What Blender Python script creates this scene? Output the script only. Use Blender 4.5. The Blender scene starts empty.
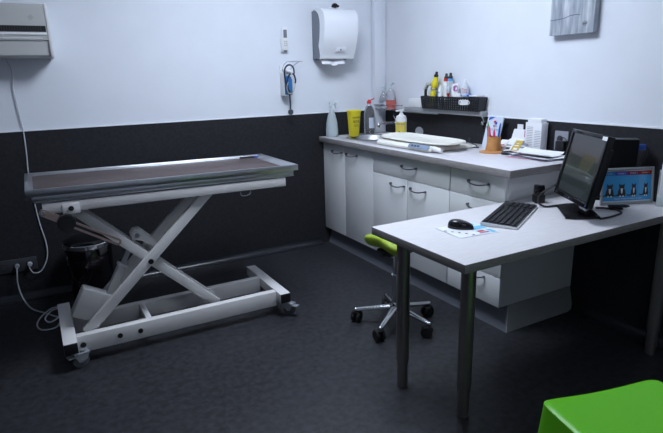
import bpy, bmesh, math, random
from mathutils import Vector, Matrix
random.seed(7)
S = bpy.context.scene
C = S.collection

# ------------------------------------------------------------------ camera
cam_d = bpy.data.cameras.new('camera')
cam = bpy.data.objects.new('camera', cam_d)
C.objects.link(cam)
S.camera = cam
cam_d.sensor_fit = 'HORIZONTAL'
cam_d.sensor_width = 36.0
cam_d.lens = 531.228 / 663.0 * 36.0
cam_d.clip_start = 0.05
R_ = Vector((0.8717653, -0.4893210, -0.0242942))
U_ = Vector((0.1453994, 0.2110503, 0.9666006))
F_ = Vector((0.4678507, 0.8461813, -0.2551333))
cam.matrix_world = Matrix(((R_.x, U_.x, -F_.x, -2.6457), (R_.y, U_.y, -F_.y, -3.8299),
                           (R_.z, U_.z, -F_.z, 1.3692), (0, 0, 0, 1)))

# ------------------------------------------------------------------ world, light, exposure
w = bpy.data.worlds.new('world'); S.world = w; w.use_nodes = True
w.node_tree.nodes['Background'].inputs[0].default_value = (0.55, 0.68, 1.0, 1)
w.node_tree.nodes['Background'].inputs[1].default_value = 0.05
S.view_settings.view_transform = 'Standard'
S.view_settings.look = 'None'
S.view_settings.exposure = 0.0
S.view_settings.gamma = 1.0
S.view_settings.use_curve_mapping = False
LIGHT_COL = (0.76, 0.85, 1.0)
# ceiling panels: centre x, y, half length x, half length y, watts
PANELS = [(-1.38, -1.50, 0.42, 0.42, 56), (-1.7, -3.9, 0.30, 0.30, 7)]  # second panel is added out of view to brighten the camera side

# ------------------------------------------------------------------ materials
MATS = {}
def srgb(r, g, b):
    f = lambda c: (c / 255 / 12.92) if c / 255 <= .04045 else ((c / 255 + .055) / 1.055) ** 2.4
    return (f(r), f(g), f(b), 1)
def mat(name, col, rough=.5, metal=0.0, spec=.5, alpha=1, trans=0, noise=None, bump=0, coat=0, emit=None, stretch=(1, 1, 1), ior=1.45, lo=.8, hi=1.15):
    if name in MATS: return MATS[name]
    m = bpy.data.materials.new(name); m.use_nodes = True
    nt = m.node_tree; p = nt.nodes['Principled BSDF']
    p.inputs['Base Color'].default_value = col
    p.inputs['Roughness'].default_value = rough
    p.inputs['Metallic'].default_value = metal
    p.inputs['Specular IOR Level'].default_value = spec
    p.inputs['IOR'].default_value = ior
    p.inputs['Transmission Weight'].default_value = trans
    p.inputs['Alpha'].default_value = alpha
    p.inputs['Coat Weight'].default_value = coat
    if emit:
        p.inputs['Emission Color'].default_value = emit[0]; p.inputs['Emission Strength'].default_value = emit[1]
    sc = noise or 40
    tc = nt.nodes.new('ShaderNodeTexCoord'); mp = nt.nodes.new('ShaderNodeMapping')
    mp.inputs['Scale'].default_value = stretch
    n = nt.nodes.new('ShaderNodeTexNoise'); n.inputs['Scale'].default_value = sc; n.inputs['Detail'].default_value = 4
    nt.links.new(tc.outputs['Object'], mp.inputs[0]); nt.links.new(mp.outputs[0], n.inputs['Vector'])
    if noise and not trans:
        r = nt.nodes.new('ShaderNodeValToRGB')
        r.color_ramp.elements[0].position = .3; r.color_ramp.elements[1].position = .7
        r.color_ramp.elements[0].color = (col[0] * lo, col[1] * lo, col[2] * lo, 1)
        r.color_ramp.elements[1].color = (min(1, col[0] * hi), min(1, col[1] * hi), min(1, col[2] * hi), 1)
        nt.links.new(n.outputs['Fac'], r.inputs[0]); nt.links.new(r.outputs[0], p.inputs['Base Color'])
    else:
        r = nt.nodes.new('ShaderNodeMapRange')
        r.inputs['To Min'].default_value = max(0, rough - .04); r.inputs['To Max'].default_value = rough + .04
        nt.links.new(n.outputs['Fac'], r.inputs['Value']); nt.links.new(r.outputs[0], p.inputs['Roughness'])
    if bump:
        b = nt.nodes.new('ShaderNodeBump'); b.inputs['Strength'].default_value = bump; b.inputs['Distance'].default_value = .002
        nt.links.new(n.outputs['Fac'], b.inputs['Height']); nt.links.new(b.outputs[0], p.inputs['Normal'])
    MATS[name] = m
    return m

M_wall = mat('white wall paint', (.76, .79, .85, 1), .65, noise=6, lo=.98, hi=1.01, spec=.25)
M_ceil = mat('ceiling paint', (.8, .8, .82, 1), .8, noise=8, lo=.98, hi=1.01)
M_wains = mat('charcoal wall lining', (.019, .0195, .023, 1), .6, noise=70, lo=.75, hi=1.3, bump=.1, spec=.3)
M_floor = mat('dark linoleum', (.024, .0245, .029, 1), .42, noise=30, lo=.5, hi=1.6, bump=.12, spec=.5)
M_skirt = mat('coved skirting', (.018, .020, .026, 1), .25, spec=.6)
M_trim = mat('white caulk', (.82, .84, .88, 1), .4)
M_lam = mat('white laminate', (.78, .79, .80, 1), .35, noise=3, lo=.98, hi=1.01, spec=.4)
M_edge = mat('worktop edge', (.30, .28, .28, 1), .5, noise=20, lo=.8, hi=1.15, stretch=(1, 1, 8))
M_top = mat('grey grain worktop', (.60, .59, .62, 1), .38, noise=16, lo=.93, hi=1.05, stretch=(10, 1, 1), spec=.45)
M_desk = mat('pale grain desktop', (.66, .645, .66, 1), .40, noise=14, lo=.94, hi=1.04, stretch=(1.2, 9, 1), spec=.45)
M_dedge = mat('desk edge', (.26, .245, .24, 1), .5, noise=30, lo=.8, hi=1.15, stretch=(1, 1, 6))
M_plinth = mat('plinth grey', (.16, .17, .20, 1), .4)
M_plinth2 = mat('plinth pale', (.36, .37, .37, 1), .4, noise=6, lo=.9, hi=1.05)
M_steel = mat('brushed steel', (.55, .56, .58, 1), .28, 1.0, noise=20, lo=.9, hi=1.05, stretch=(1, 14, 1))
M_chrome = mat('chrome', (.7, .71, .73, 1), .12, 1.0)
M_gun = mat('handle metal', (.18, .18, .20, 1), .3, 1.0)
M_legm = mat('desk leg metal', (.30, .275, .265, 1), .36, .85, noise=30, lo=.85, hi=1.1, stretch=(1, 1, .1))
M_cream = mat('cream powder coat', (.74, .72, .71, 1), .38, noise=5, lo=.95, hi=1.03)
M_cream2 = mat('grey motor housing', (.48, .475, .47, 1), .5)
M_mat = mat('brown rubber mat', (.065, .042, .040, 1), .42, noise=90, lo=.8, hi=1.2, bump=.2)
M_blk = mat('black plastic', (.012, .012, .014, 1), .4)
M_blkg = mat('glossy black plastic', (.008, .008, .010, 1), .16)
M_rub = mat('black rubber', (.014, .014, .015, 1), .7)
M_wheel = mat('grey rubber wheel', (.10, .11, .12, 1), .55)
M_wp = mat('white plastic', (.78, .79, .80, 1), .35)
M_wp2 = mat('glossy white plastic', (.84, .86, .90, 1), .18, coat=.3)
M_ac = mat('air conditioner plastic', (.50, .50, .49, 1), .45)
M_ivory = mat('ivory plastic', (.80, .79, .72, 1), .3)
M_yel = mat('yellow plastic', (.78, .66, .03, 1), .4)
M_ylab = mat('yellow label', (.80, .68, .12, 1), .5)
M_org = mat('orange label', (.80, .28, .05, 1), .5)
M_blue = mat('blue label', (.03, .10, .45, 1), .45)
M_lblue = mat('light blue plastic', (.12, .38, .75, 1), .35)
M_navy = mat('navy rubber tube', (.015, .035, .075, 1), .35)
M_red = mat('red plastic', (.60, .03, .02, 1), .4)
M_pink = mat('pink plastic', (.85, .06, .22, 1), .4)
M_mag = mat('magenta print', (.45, .03, .35, 1), .5)
M_lime = mat('lime upholstery', (.33, .46, .035, 1), .5, noise=30, lo=.9, hi=1.08)
M_green = mat('green moulded plastic', (.105, .46, .005, 1), .35, spec=.4)
M_leaf = mat('green plastic', (.10, .38, .12, 1), .5)
M_tan = mat('tan leather', (.52, .24, .075, 1), .55, noise=25, lo=.85, hi=1.12)
M_clear = mat('clear plastic', (.95, .97, 1, 1), .06, trans=.92, ior=1.25)
M_frost = mat('frosted plastic', (.85, .92, .95, 1), .35, trans=.55, ior=1.3)
M_orl = mat('orange red liquid', (.85, .13, .07, 1), .3)
M_paper = mat('white paper', (.80, .81, .84, 1), .7)
M_pap2 = mat('bluish paper', (.60, .66, .78, 1), .6)
M_ink = mat('grey print', (.22, .23, .28, 1), .7)
M_dk = mat('dark ink', (.03, .03, .035, 1), .6)
M_cable = mat('grey cable sheath', (.50, .52, .56, 1), .45)
M_mesh = mat('black basket plastic', (.016, .017, .02, 1), .35)
M_cyan = mat('blue printed card', (.06, .36, .70, 1), .35, coat=.4)
M_hb = mat('card header blue', (.01, .19, .48, 1), .35)
M_hv = mat('card header violet', (.085, .06, .38, 1), .35)
M_hm = mat('card header maroon', (.22, .008, .07, 1), .35)
M_hr = mat('card header red', (.36, .015, .010, 1), .35)
M_gold = mat('mustard print', (.55, .40, .05, 1), .5)
M_scr = mat('dark display glass', (.012, .013, .016, 1), .15, coat=.3)
M_sock = mat('socket grey', (.045, .047, .055, 1), .4)
M_sock2 = mat('socket plate light', (.28, .29, .33, 1), .4)
M_win = mat('tinted grey plastic', (.18, .20, .24, 1), .2)
M_lcd = mat('blue grey display', (.22, .28, .38, 1), .25)
M_shelf = mat('grey shelf', (.34, .35, .37, 1), .4)

# ------------------------------------------------------------------ mesh builder
def catmull(pts, n=8, closed=False):
    P = [Vector(p) for p in pts]
    if len(P) < 3: return P
    out = []; L = len(P)
    rng = range(L) if closed else range(L - 1)
    for i in rng:
        if closed: a, b, c, d = P[(i - 1) % L], P[i], P[(i + 1) % L], P[(i + 2) % L]
        else: a, b, c, d = P[max(0, i - 1)], P[i], P[i + 1], P[min(L - 1, i + 2)]
        for k in range(n):
            t = k / n
            out.append(.5 * ((2 * b) + (c - a) * t + (2 * a - 5 * b + 4 * c - d) * t * t + (3 * b - a - 3 * c + d) * t ** 3))
    if not closed: out.append(P[-1])
    return out

class B:
    def __init__(s): s.bm = bmesh.new()
    def _add(s, tmp, m, M=None):
        if M is not None: tmp.transform(M)
        for f in tmp.faces: f.material_index = m
        me = bpy.data.meshes.new('tmp'); tmp.to_mesh(me); tmp.free()
        s.bm.from_mesh(me); bpy.data.meshes.remove(me)
        return s
    def box(s, x0, x1, y0, y1, z0, z1, bev=0, m=0, M=None, seg=2):
        t = bmesh.new(); bmesh.ops.create_cube(t, size=1)
        t.transform(Matrix.Translation(((x0 + x1) / 2, (y0 + y1) / 2, (z0 + z1) / 2)) @ Matrix.Diagonal((abs(x1 - x0), abs(y1 - y0), abs(z1 - z0), 1)))
        if bev: bmesh.ops.bevel(t, geom=t.edges[:], offset=bev, segments=seg, affect='EDGES', profile=.5)
        return s._add(t, m, M)
    def bar(s, p0, p1, wd, ht, side=(0, 1, 0), bev=0, m=0):
        p0, p1 = Vector(p0), Vector(p1); d = (p1 - p0); L = d.length; d.normalize()
        y = Vector(side); y = (y - d * y.dot(d)).normalized(); z = d.cross(y)
        M = Matrix(((d.x, y.x, z.x, 0), (d.y, y.y, z.y, 0), (d.z, y.z, z.z, 0), (0, 0, 0, 1))); M.translation = p0
        return s.box(0, L, -wd / 2, wd / 2, -ht / 2, ht / 2, bev, m, M)
    def cyl(s, p0, p1, r0, r1=None, seg=24, m=0, bev=0):
        p0, p1 = Vector(p0), Vector(p1); r1 = r0 if r1 is None else r1; d = p1 - p0
        t = bmesh.new(); bmesh.ops.create_cone(t, cap_ends=True, segments=seg, radius1=r0, radius2=r1, depth=d.length)
        if bev: bmesh.ops.bevel(t, geom=[e for e in t.edges if len([f for f in e.link_faces if len(f.verts) > 4])], offset=bev, segments=2, affect='EDGES')
        q = Vector((0, 0, 1)).rotation_difference(d.normalized())
        return s._add(t, m, Matrix.Translation((p0 + p1) / 2) @ q.to_matrix().to_4x4())
    def lathe(s, prof, c=(0, 0, 0), seg=32, m=0, M=None, cap=True):
        t = bmesh.new(); rings = []
        for r, z in prof:
            rings.append([t.verts.new((c[0] + r * math.cos(2 * math.pi * k / seg), c[1] + r * math.sin(2 * math.pi * k / seg), c[2] + z)) for k in range(seg)])
        for a, b in zip(rings, rings[1:]):
            for k in range(seg): t.faces.new((a[k], a[(k + 1) % seg], b[(k + 1) % seg], b[k]))
        if cap:
            t.faces.new(list(reversed(rings[0]))); t.faces.new(rings[-1])
        bmesh.ops.recalc_face_normals(t, faces=t.faces[:])
        return s._add(t, m, M)
    def tube(s, pts, r, seg=8, m=0, smooth=6, closed=False):
        P = catmull(pts, smooth, closed) if smooth else [Vector(p) for p in pts]
        t = bmesh.new(); rings = []; n = None; L = len(P)
        for i, p in enumerate(P):
            d = (P[(i + 1) % L] - P[i - 1]) if closed else (P[min(i + 1, L - 1)] - P[max(i - 1, 0)])
            d.normalize()
            if n is None: n = d.orthogonal().normalized()
            n = (n - d * n.dot(d)).normalized(); b = d.cross(n)
            rr = r(i / max(1, L - 1)) if callable(r) else r
            rings.append([t.verts.new(p + n * rr * math.cos(2 * math.pi * k / seg) + b * rr * math.sin(2 * math.pi * k / seg)) for k in range(seg)])
        pr = list(zip(rings, rings[1:])) + ([(rings[-1], rings[0])] if closed else [])
        for a, b in pr:
            for k in range(seg): t.faces.new((a[k], a[(k + 1) % seg], b[(k + 1) % seg], b[k]))
        if not closed: t.faces.new(list(reversed(rings[0]))); t.faces.new(rings[-1])
        bmesh.ops.recalc_face_normals(t, faces=t.faces[:])
        return s._add(t, m)
    def prism(s, pts, axis, a0, a1, bev=0, m=0, M=None):
        """pts: 2D outline in the two other axes (order x,y,z without axis)"""
        t = bmesh.new()
        def v(p, a):
            q = list(p); q.insert(axis, a); return t.verts.new(q)
        lo = [v(p, a0) for p in pts]; hi = [v(p, a1) for p in pts]; n = len(pts)
        t.faces.new(list(reversed(lo))); t.faces.new(hi)
        for i in range(n): t.faces.new((lo[i], lo[(i + 1) % n], hi[(i + 1) % n], hi[i]))
        bmesh.ops.recalc_face_normals(t, faces=t.faces[:])
        if bev: bmesh.ops.bevel(t, geom=[e for e in t.edges if len([f for f in e.link_faces if len(f.verts) == n or n < 5]) > 0], offset=bev, segments=2, affect='EDGES')
        return s._add(t, m, M)
    def grid(s, f, nu, nv, m=0, thick=0):
        t = bmesh.new()
        V = [[t.verts.new(f(i / nu, j / nv)) for j in range(nv + 1)] for i in range(nu + 1)]
        for i in range(nu):
            for j in range(nv): t.faces.new((V[i][j], V[i + 1][j], V[i + 1][j + 1], V[i][j + 1]))
        bmesh.ops.recalc_face_normals(t, faces=t.faces[:])
        if thick: bmesh.ops.solidify(t, geom=t.faces[:], thickness=thick)
        return s._add(t, m)
    def ball(s, c, r, sc=(1, 1, 1), m=0, seg=20):
        t = bmesh.new(); bmesh.ops.create_uvsphere(t, u_segments=seg, v_segments=seg // 2, radius=r)
        return s._add(t, m, Matrix.Translation(c) @ Matrix.Diagonal((*sc, 1)))
    def poly(s, pts, m=0):
        t = bmesh.new(); t.faces.new([t.verts.new(p) for p in pts]); return s._add(t, m)
    def text(s, txt, size, M, m=0, depth=.0003):
        cu = bpy.data.curves.new('t', 'FONT'); cu.body = txt; cu.size = size; cu.extrude = depth; cu.align_x = 'CENTER'; cu.align_y = 'CENTER'; cu.resolution_u = 2
        o = bpy.data.objects.new('t', cu); C.objects.link(o)
        bpy.context.view_layer.update()
        me = bpy.data.meshes.new_from_object(o.evaluated_get(bpy.context.evaluated_depsgraph_get()))
        t = bmesh.new(); t.from_mesh(me); bpy.data.objects.remove(o); bpy.data.curves.remove(cu); bpy.data.meshes.remove(me)
        return s._add(t, m, M)
    def make(s, name, mats, parent=None, world=True, angle=40, origin=None):
        me = bpy.data.meshes.new(name)
        for mm in (mats if isinstance(mats, (list, tuple)) else [mats]): me.materials.append(mm)
        o = bpy.data.objects.new(name, me); C.objects.link(o)
        if parent is not None:
            o.parent = parent; WM[o.name] = WM[parent.name].copy()
            if world: s.bm.transform(WM[parent.name].inverted())
        else:
            c = Vector(origin) if origin else Vector((0, 0, 0))
            if world and origin: s.bm.transform(Matrix.Translation(-c))
            o.location = c; WM[o.name] = Matrix.Translation(c)
        s.bm.to_mesh(me); s.bm.free()
        me.polygons.foreach_set('use_smooth', [True] * len(me.polygons)); me.set_sharp_from_angle(angle=math.radians(angle))
        me.update()
        return o
WM = {}
def frame(o, x, y):
    """matrix whose local x, y run along the given directions"""
    x = Vector(x).normalized(); y = Vector(y); y = (y - x * y.dot(x)).normalized(); z = x.cross(y)
    M = Matrix(((x.x, y.x, z.x, 0), (x.y, y.y, z.y, 0), (x.z, y.z, z.z, 0), (0, 0, 0, 1))); M.translation = Vector(o); return M
def thing(name, label, cat, loc=(0, 0, 0), rz=0, group=None):
    o = bpy.data.objects.new(name, None); C.objects.link(o); o.empty_display_size = .05
    o.location = loc; o.rotation_euler = (0, 0, rz); tag(o, label, cat, group)
    WM[o.name] = Matrix.Translation(loc) @ Matrix.Rotation(rz, 4, 'Z'); return o
def tag(o, label, cat, group=None):
    o['label'] = label; o['category'] = cat
    if group: o['group'] = group
    return o
def struct(o): o['kind'] = 'structure'; return o
M_zinc = mat('zinc plated metal', (.42, .44, .47, 1), .35, .6)

# ================================================================== SETTING
RX0, RY0, RH = -4.3, -5.4, 2.6
WT = 1.085
struct(B().box(RX0 - .1, .1, RY0 - .1, .1, -.1, 0).make('floor', M_floor))
struct(B().box(RX0 - .1, .1, RY0 - .1, .1, RH, RH + .1).make('ceiling', M_ceil))
def wall(name, a):
    b = B(); b.box(*a, 0, RH); return struct(b.make(name, M_wall))
wall('wall_back', (RX0 - .1, .1, 0, .1))
wall('wall_right', (0, .1, RY0, 0))
wall('wall_left', (RX0 - .1, RX0, RY0, 0))
wall('wall_front', (RX0 - .1, .1, RY0 - .1, RY0))
LN = .006
struct(B().box(RX0, 0, -LN, 0, 0, WT).make('trim_1', M_wains))
struct(B().box(-LN, 0, RY0, -LN, 0, WT).make('trim_2', M_wains))
struct(B().box(RX0, RX0 + LN, RY0, -LN, 0, WT).make('trim_3', M_wains))
# thin white cap bead over the dark lining
struct(B().box(RX0, 0, -LN - .002, 0, WT, WT + .008, .001).make('trim_4', M_trim))
struct(B().box(-LN - .002, 0, RY0, -LN - .002, WT, WT + .008, .001).make('trim_5', M_trim))
# coved skirting: the floor sheet curves up the wall
def cove(n=8, r=.055):
    p = [(0, 0)]
    for i in range(n + 1):
        a = math.pi / 2 * i / n
        p.append((r - r * math.sin(a), r - r * math.cos(a)) if False else (-(r - r * math.sin(a)) , r - r * math.cos(a)))
    return p
R0 = .05
cv = [(-LN, .0005)] + [(-LN - R0 * (1 - math.sin(math.pi / 2 * i / 8)), .0005 + R0 * (1 - math.cos(math.pi / 2 * i / 8))) for i in range(9)]
struct(B().prism(cv, 0, RX0, -.63).make('baseboard_back', M_skirt, angle=60))
struct(B().prism(cv, 1, RY0, -2.06, M=None).make('baseboard_right', M_skirt, angle=60))
# boxed-in pipe in the corner, white above and dark below like the walls
struct(B().box(-.118, -.008, -.055, -.008, .901, RH, .002).make('wall_chase', M_wall))

# ================================================================== CEILING LIGHTS
for i, (px, py, hx, hy, wt) in enumerate(PANELS):
    t = thing('ceiling_light', ('flat square white ceiling panel light nearest the back wall', 'added unseen square ceiling panel light brightening the camera side of the room')[i], 'light', (px, py, RH))
    B().box(px - hx - .02, px + hx + .02, py - hy - .02, py + hy + .02, RH - .02, RH - .001, .002).make('frame', M_wp, t)
    e = wt / (math.pi * 4 * hx * hy)
    m = mat('light diffuser %d' % i, (.8, .8, .8, 1), .5, emit=((*LIGHT_COL, 1), e))
    B().box(px - hx, px + hx, py - hy, py + hy, RH - .024, RH - .0205).make('diffuser', m, t)

# ================================================================== BASE CABINETS AND WORKTOP
CZ, CT = .9, .04
CF = -.575   # carcass front
def carcass(t, y0, y1):
    b = B()
    for yy in (y0, y1 - .018): b.box(CF, -.008, yy, yy + .018, .14, CZ - CT)
    b.box(CF, -.008, y0 + .018, y1 - .018, .14, .158); b.box(-.02, -.008, y0 + .018, y1 - .018, .158, CZ - CT)
    b.box(CF, CF + .06, y0 + .018, y1 - .018, CZ - CT - .018, CZ - CT)
    b.make('body', M_lam, t)
def bow(y, z, wd=.145, par=None):
    b = B(); x = CF - .019
    pts = [(x, y - wd / 2, z), (x - .018, y - wd / 2 + .002, z), (x - .028, y - wd / 4, z - .008), (x - .030, y, z - .011), (x - .028, y + wd / 4, z - .008), (x - .018, y + wd / 2 - .002, z), (x, y + wd / 2, z)]
    b.tube(pts, .0042, 8)
    for q in (-1, 1): b.cyl((x, y + q * wd / 2, z), (x - .014, y + q * wd / 2, z), .0065, seg=12)
    return b.make('handle', M_gun, par)
def front(t, nm, y0, y1, z0, z1, hy, hz, wd=.145):
    d = B().box(CF - .0185, CF - .0005, y0 + .0015, y1 - .0015, z0, z1, .0015).make(nm, M_lam, t)
    bow(hy, hz, wd, d)
TOPZ = .858
t = thing('base_cabinet', 'white two-door base cabinet under the sink at the back wall end', 'cabinet', (CF, -.37, .14), 0, 'white base cabinets along the right wall')
carcass(t, -.735, -.008)
front(t, 'door', -.345, -.012, .14, TOPZ, -.245, .80); front(t, 'door', -.735, -.348, .14, TOPZ, -.46, .80)
t = thing('base_cabinet', 'white middle base cabinet with one wide drawer above two doors under the scale', 'cabinet', (CF, -1.135, .14), 0, 'white base cabinets along the right wall')
carcass(t, -1.535, -.7355)
front(t, 'drawer', -1.535, -.737, .7155, TOPZ, -1.155, .80)
front(t, 'door', -1.135, -.737, .14, .7125, -1.035, .668); front(t, 'door', -1.535, -1.138, .14, .7125, -1.25, .668)
t = thing('base_cabinet', 'white four-drawer base cabinet at the near end of the counter beside the desk', 'cabinet', (CF, -1.75, .14), 0, 'white base cabinets along the right wall')
carcass(t, -1.952, -1.536)
for z0, z1, hz in ((.7155, TOPZ, .80), (.508, .7125, .668), (.308, .505, .47), (.14, .305, .282)):
    front(t, 'drawer', -1.952, -1.538, z0, z1, -1.765, hz)
b = B(); tm = bmesh.new()
vs = [tm.verts.new(v) for v in ((-.562, -1.985, 0), (-.065, -1.985, 0), (-.009, -.009, 0), (-.562, -.009, 0), (-.524, -1.951, .139), (-.065, -1.951, .139), (-.009, -.009, .139), (-.524, -.009, .139))]
for f in ((3, 2, 1, 0), (4, 5, 6, 7), (0, 1, 5, 4), (1, 2, 6, 5), (2, 3, 7, 6), (3, 0, 4, 7)): tm.faces.new([vs[i] for i in f])
b._add(tm, 0)
t = tag(b.make('cabinet_plinth', M_plinth, origin=(-.28, -1, 0)), 'long grey toe-kick plinth under the white base cabinets', 'plinth')
tm = bmesh.new(); vs = []
for off in (0, .004):
    for x_, z_ in ((-.563, 0.001), (-.06, .001), (-.03, .012), (-.016, .04), (-.016, .1385), (-.5245, .1385)):
        vs.append(tm.verts.new((x_, -1.9855 + .034 * z_ / .139 - off, z_)))
tm.faces.new(vs[:6]); tm.faces.new(vs[6:][::-1])
for i in range(6): tm.faces.new((vs[i], vs[(i + 1) % 6], vs[6 + (i + 1) % 6], vs[6 + i]))
bmesh.ops.recalc_face_normals(tm, faces=tm.faces[:])
B()._add(tm, 0).make('end_panel', M_plinth2, t)

# worktop with a round hole for the sink
SK = (-.335, -.345, .185)
def bool_cut(o, cutter):
    md = o.modifiers.new('b', 'BOOLEAN'); md.object = cutter; md.operation = 'DIFFERENCE'; md.solver = 'EXACT'
    bpy.context.view_layer.update()
    me = bpy.data.meshes.new_from_object(o.evaluated_get(bpy.context.evaluated_depsgraph_get()))
    o.modifiers.remove(md); o.data = me; bpy.data.objects.remove(cutter)
b = B().box(-.631, -.0085, -2.01, -.0085, CZ - CT, CZ, .002)
wt = b.make('worktop', [M_top, M_edge])
for p in wt.data.polygons:
    if abs(p.normal.z) < .5: p.material_index = 1
cut = B().cyl((SK[0], SK[1], .8), (SK[0], SK[1], .95), SK[2], seg=48).make('cut', M_top)
bool_cut(wt, cut)
cut = B().box(-.1205, .05, -.0575, .05, .8, .95).make('cut', M_top)
bool_cut(wt, cut)
tag(wt, 'long grey laminate worktop over the white base cabinets', 'worktop')
t = thing('sink', 'round stainless steel sink sunk into the far end of the worktop', 'sink', (SK[0], SK[1], .76))
b = B()
prof = [(.03, .765), (.10, .768), (.145, .785), (.168, .82), (.174, .895), (.178, .9008), (.205, .9008), (.207, .9025), (.203, .904), (.180, .9045), (.171, .899), (.163, .825), (.14, .79), (.10, .773), (.03, .770)]
b.lathe(prof, (SK[0], SK[1], 0), 48, cap=False)
b.make('bowl', mat('satin sink steel', (.42, .43, .45, 1), .42, 1.0), t, angle=60)
B().lathe([(.0, .760), (.028, .760), (.028, .774), (.015, .7745), (0.001, .771)], (SK[0], SK[1], 0), 24, cap=False).make('drain', M_chrome, t)
t = thing('faucet', 'chrome wall faucet with a straight spout beside the sink', 'faucet', (-.008, -.26, .99))
B().cyl((-.008, -.26, .99), (-.045, -.26, .99), .028, .024).cyl((-.045, -.26, .99), (-.06, -.26, .99), .02).make('body', M_chrome, t)
B().tube([(-.055, -.26, .99), (-.12, -.262, .993), (-.2, -.27, .996), (-.225, -.272, .985), (-.228, -.272, .965)], .0105, 12).make('spout', M_chrome, t)
B().bar((-.045, -.26, 1.01), (-.075, -.262, 1.055), .014, .01, bev=.002).make('lever', M_chrome, t)

# glass wall shelf in the corner with two clear spray bottles on it
t = thing('corner_shelf', 'small clear glass shelf on a thin metal rail over the sink', 'shelf', (-.06, -.14, 1.08))
B().box(-.122, -.009, -.29, -.06, 1.094, 1.1, .002).make('shelf_board', M_clear, t)
B().tube([(-.009, -.062, 1.13), (-.12, -.064, 1.13), (-.124, -.075, 1.13), (-.124, -.27, 1.128), (-.119, -.288, 1.128), (-.009, -.29, 1.128)], .003, 8, smooth=4).make('rail', M_gun, t)
def lathe_bottle(t, c, prof, m, nm='bottle', seg=28): return B().lathe(prof, c, seg).make(nm, m, t)
t = thing('spray_bottle', 'clear empty squat spray bottle at the left end of the glass corner shelf', 'bottle', (-.065, -.105, 1.1005))
lathe_bottle(t, (-.065, -.105, 1.1005), [(.038, 0), (.041, .01), (.040, .06), (.028, .1), (.013, .125), (.012, .14)], M_clear)
B().cyl((-.065, -.105, 1.241), (-.065, -.105, 1.258), .015).box(-.072, -.058, -.135, -.085, 1.258, 1.275, .004).make('spray_head', M_frost, t)
t = thing('spray_bottle', 'clear spray bottle with orange-red liquid standing on the glass corner shelf', 'bottle', (-.065, -.205, 1.1005))
c = (-.065, -.205, 1.1005)
lathe_bottle(t, c, [(.040, 0), (.043, .01), (.043, .09), (.033, .125), (.015, .155), (.013, .17)], M_clear)
lathe_bottle(t, c, [(.0385, .003), (.041, .011), (.041, .068)], M_orl, 'liquid')
B().cyl((c[0], c[1], c[2] + .171), (c[0], c[1], c[2] + .19), .014).box(c[0] - .008, c[0] + .008, c[1] - .035, c[1] + .02, c[2] + .19, c[2] + .208, .004).make('spray_head', M_frost, t)
B().prism([(-.195 - .018, 1.112), (-.195 + .016, 1.112), (-.195 + .006, 1.165), (-.195 - .004, 1.165)], 0, -.1115, -.1095).make('label', M_pap2, t)['label'] = 'pale violet label on the front'

# ---- things around the sink
t = thing('spray_bottle', 'tall clear conical spray bottle half full on the back left corner of the worktop', 'bottle', (-.545, -.075, CZ))
c = (-.545, -.075, CZ + .0005)
lathe_bottle(t, c, [(.045, 0), (.049, .006), (.049, .05), (.044, .11), (.030, .17), (.017, .205), (.015, .222)], M_frost)
lathe_bottle(t, c, [(.042, .003), (.046, .008), (.046, .05), (.041, .105), (.039, .11)], mat('pale blue liquid', (.50, .66, .72, 1), .3), 'liquid')
b = B().cyl((c[0], c[1], c[2] + .223), (c[0], c[1], c[2] + .245), .017).bar((c[0] - .02, c[1], c[2] + .262), (c[0] + .05, c[1] - .01, c[2] + .268), .016, .018, bev=.003)
b.bar((c[0] + .03, c[1], c[2] + .255), (c[0] + .042, c[1], c[2] + .222), .008, .006); b.make('spray_head', M_frost, t)

t = thing('sharps_container', 'yellow plastic sharps tub with black lettering beside the sink', 'container', (-.405, -.185, CZ))
c = (-.405, -.185, CZ + .0005)
def rbox(b, c, levels, m=0, p=3.2, seg=40):
    """squarish lathe: levels (half x, half y, z)"""
    t_ = bmesh.new(); rings = []
    for hx, hy, z in levels:
        rg = []
        for k in range(seg):
            a = 2 * math.pi * k / seg; ca, sa = math.cos(a), math.sin(a)
            rr = (abs(ca) ** p + abs(sa) ** p) ** (-1 / p)
            rg.append(t_.verts.new((c[0] + hx * rr * ca, c[1] + hy * rr * sa, c[2] + z)))
        rings.append(rg)
    for a, b_ in zip(rings, rings[1:]):
        for k in range(seg): t_.faces.new((a[k], a[(k + 1) % seg], b_[(k + 1) % seg], b_[k]))
    t_.faces.new(list(reversed(rings[0]))); t_.faces.new(rings[-1]); bmesh.ops.recalc_face_normals(t_, faces=t_.faces[:])
    return b._add(t_, m)
rbox(B(), c, [(.033, .033, 0), (.036, .036, .004), (.048, .048, .190)]).make('tub', M_yel, t)
rbox(B(), c, [(.051, .051, .1905), (.052, .052, .194), (.052, .052, .203), (.046, .046, .207)]).make('lid', M_yel, t)
nx = Vector((-.45, -.89, 0)).normalized(); side = Vector((.89, -.45, 0)).normalized()
b = B()
for k, (tx, sz_) in enumerate((('SHARPS', .021), ('BOX', .027), ('2,5 L', .021))):
    zz = .150 - .031 * k; half = .0425 + .0145 * zz / .195
    b.text(tx, sz_, frame(Vector(c) + Vector((-.006, -(.036 + .012 * zz / .19) - .002, zz)), (1, 0, 0), (0, -.066, 1)), 0)
b.make('lettering', M_dk, t)

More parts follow.
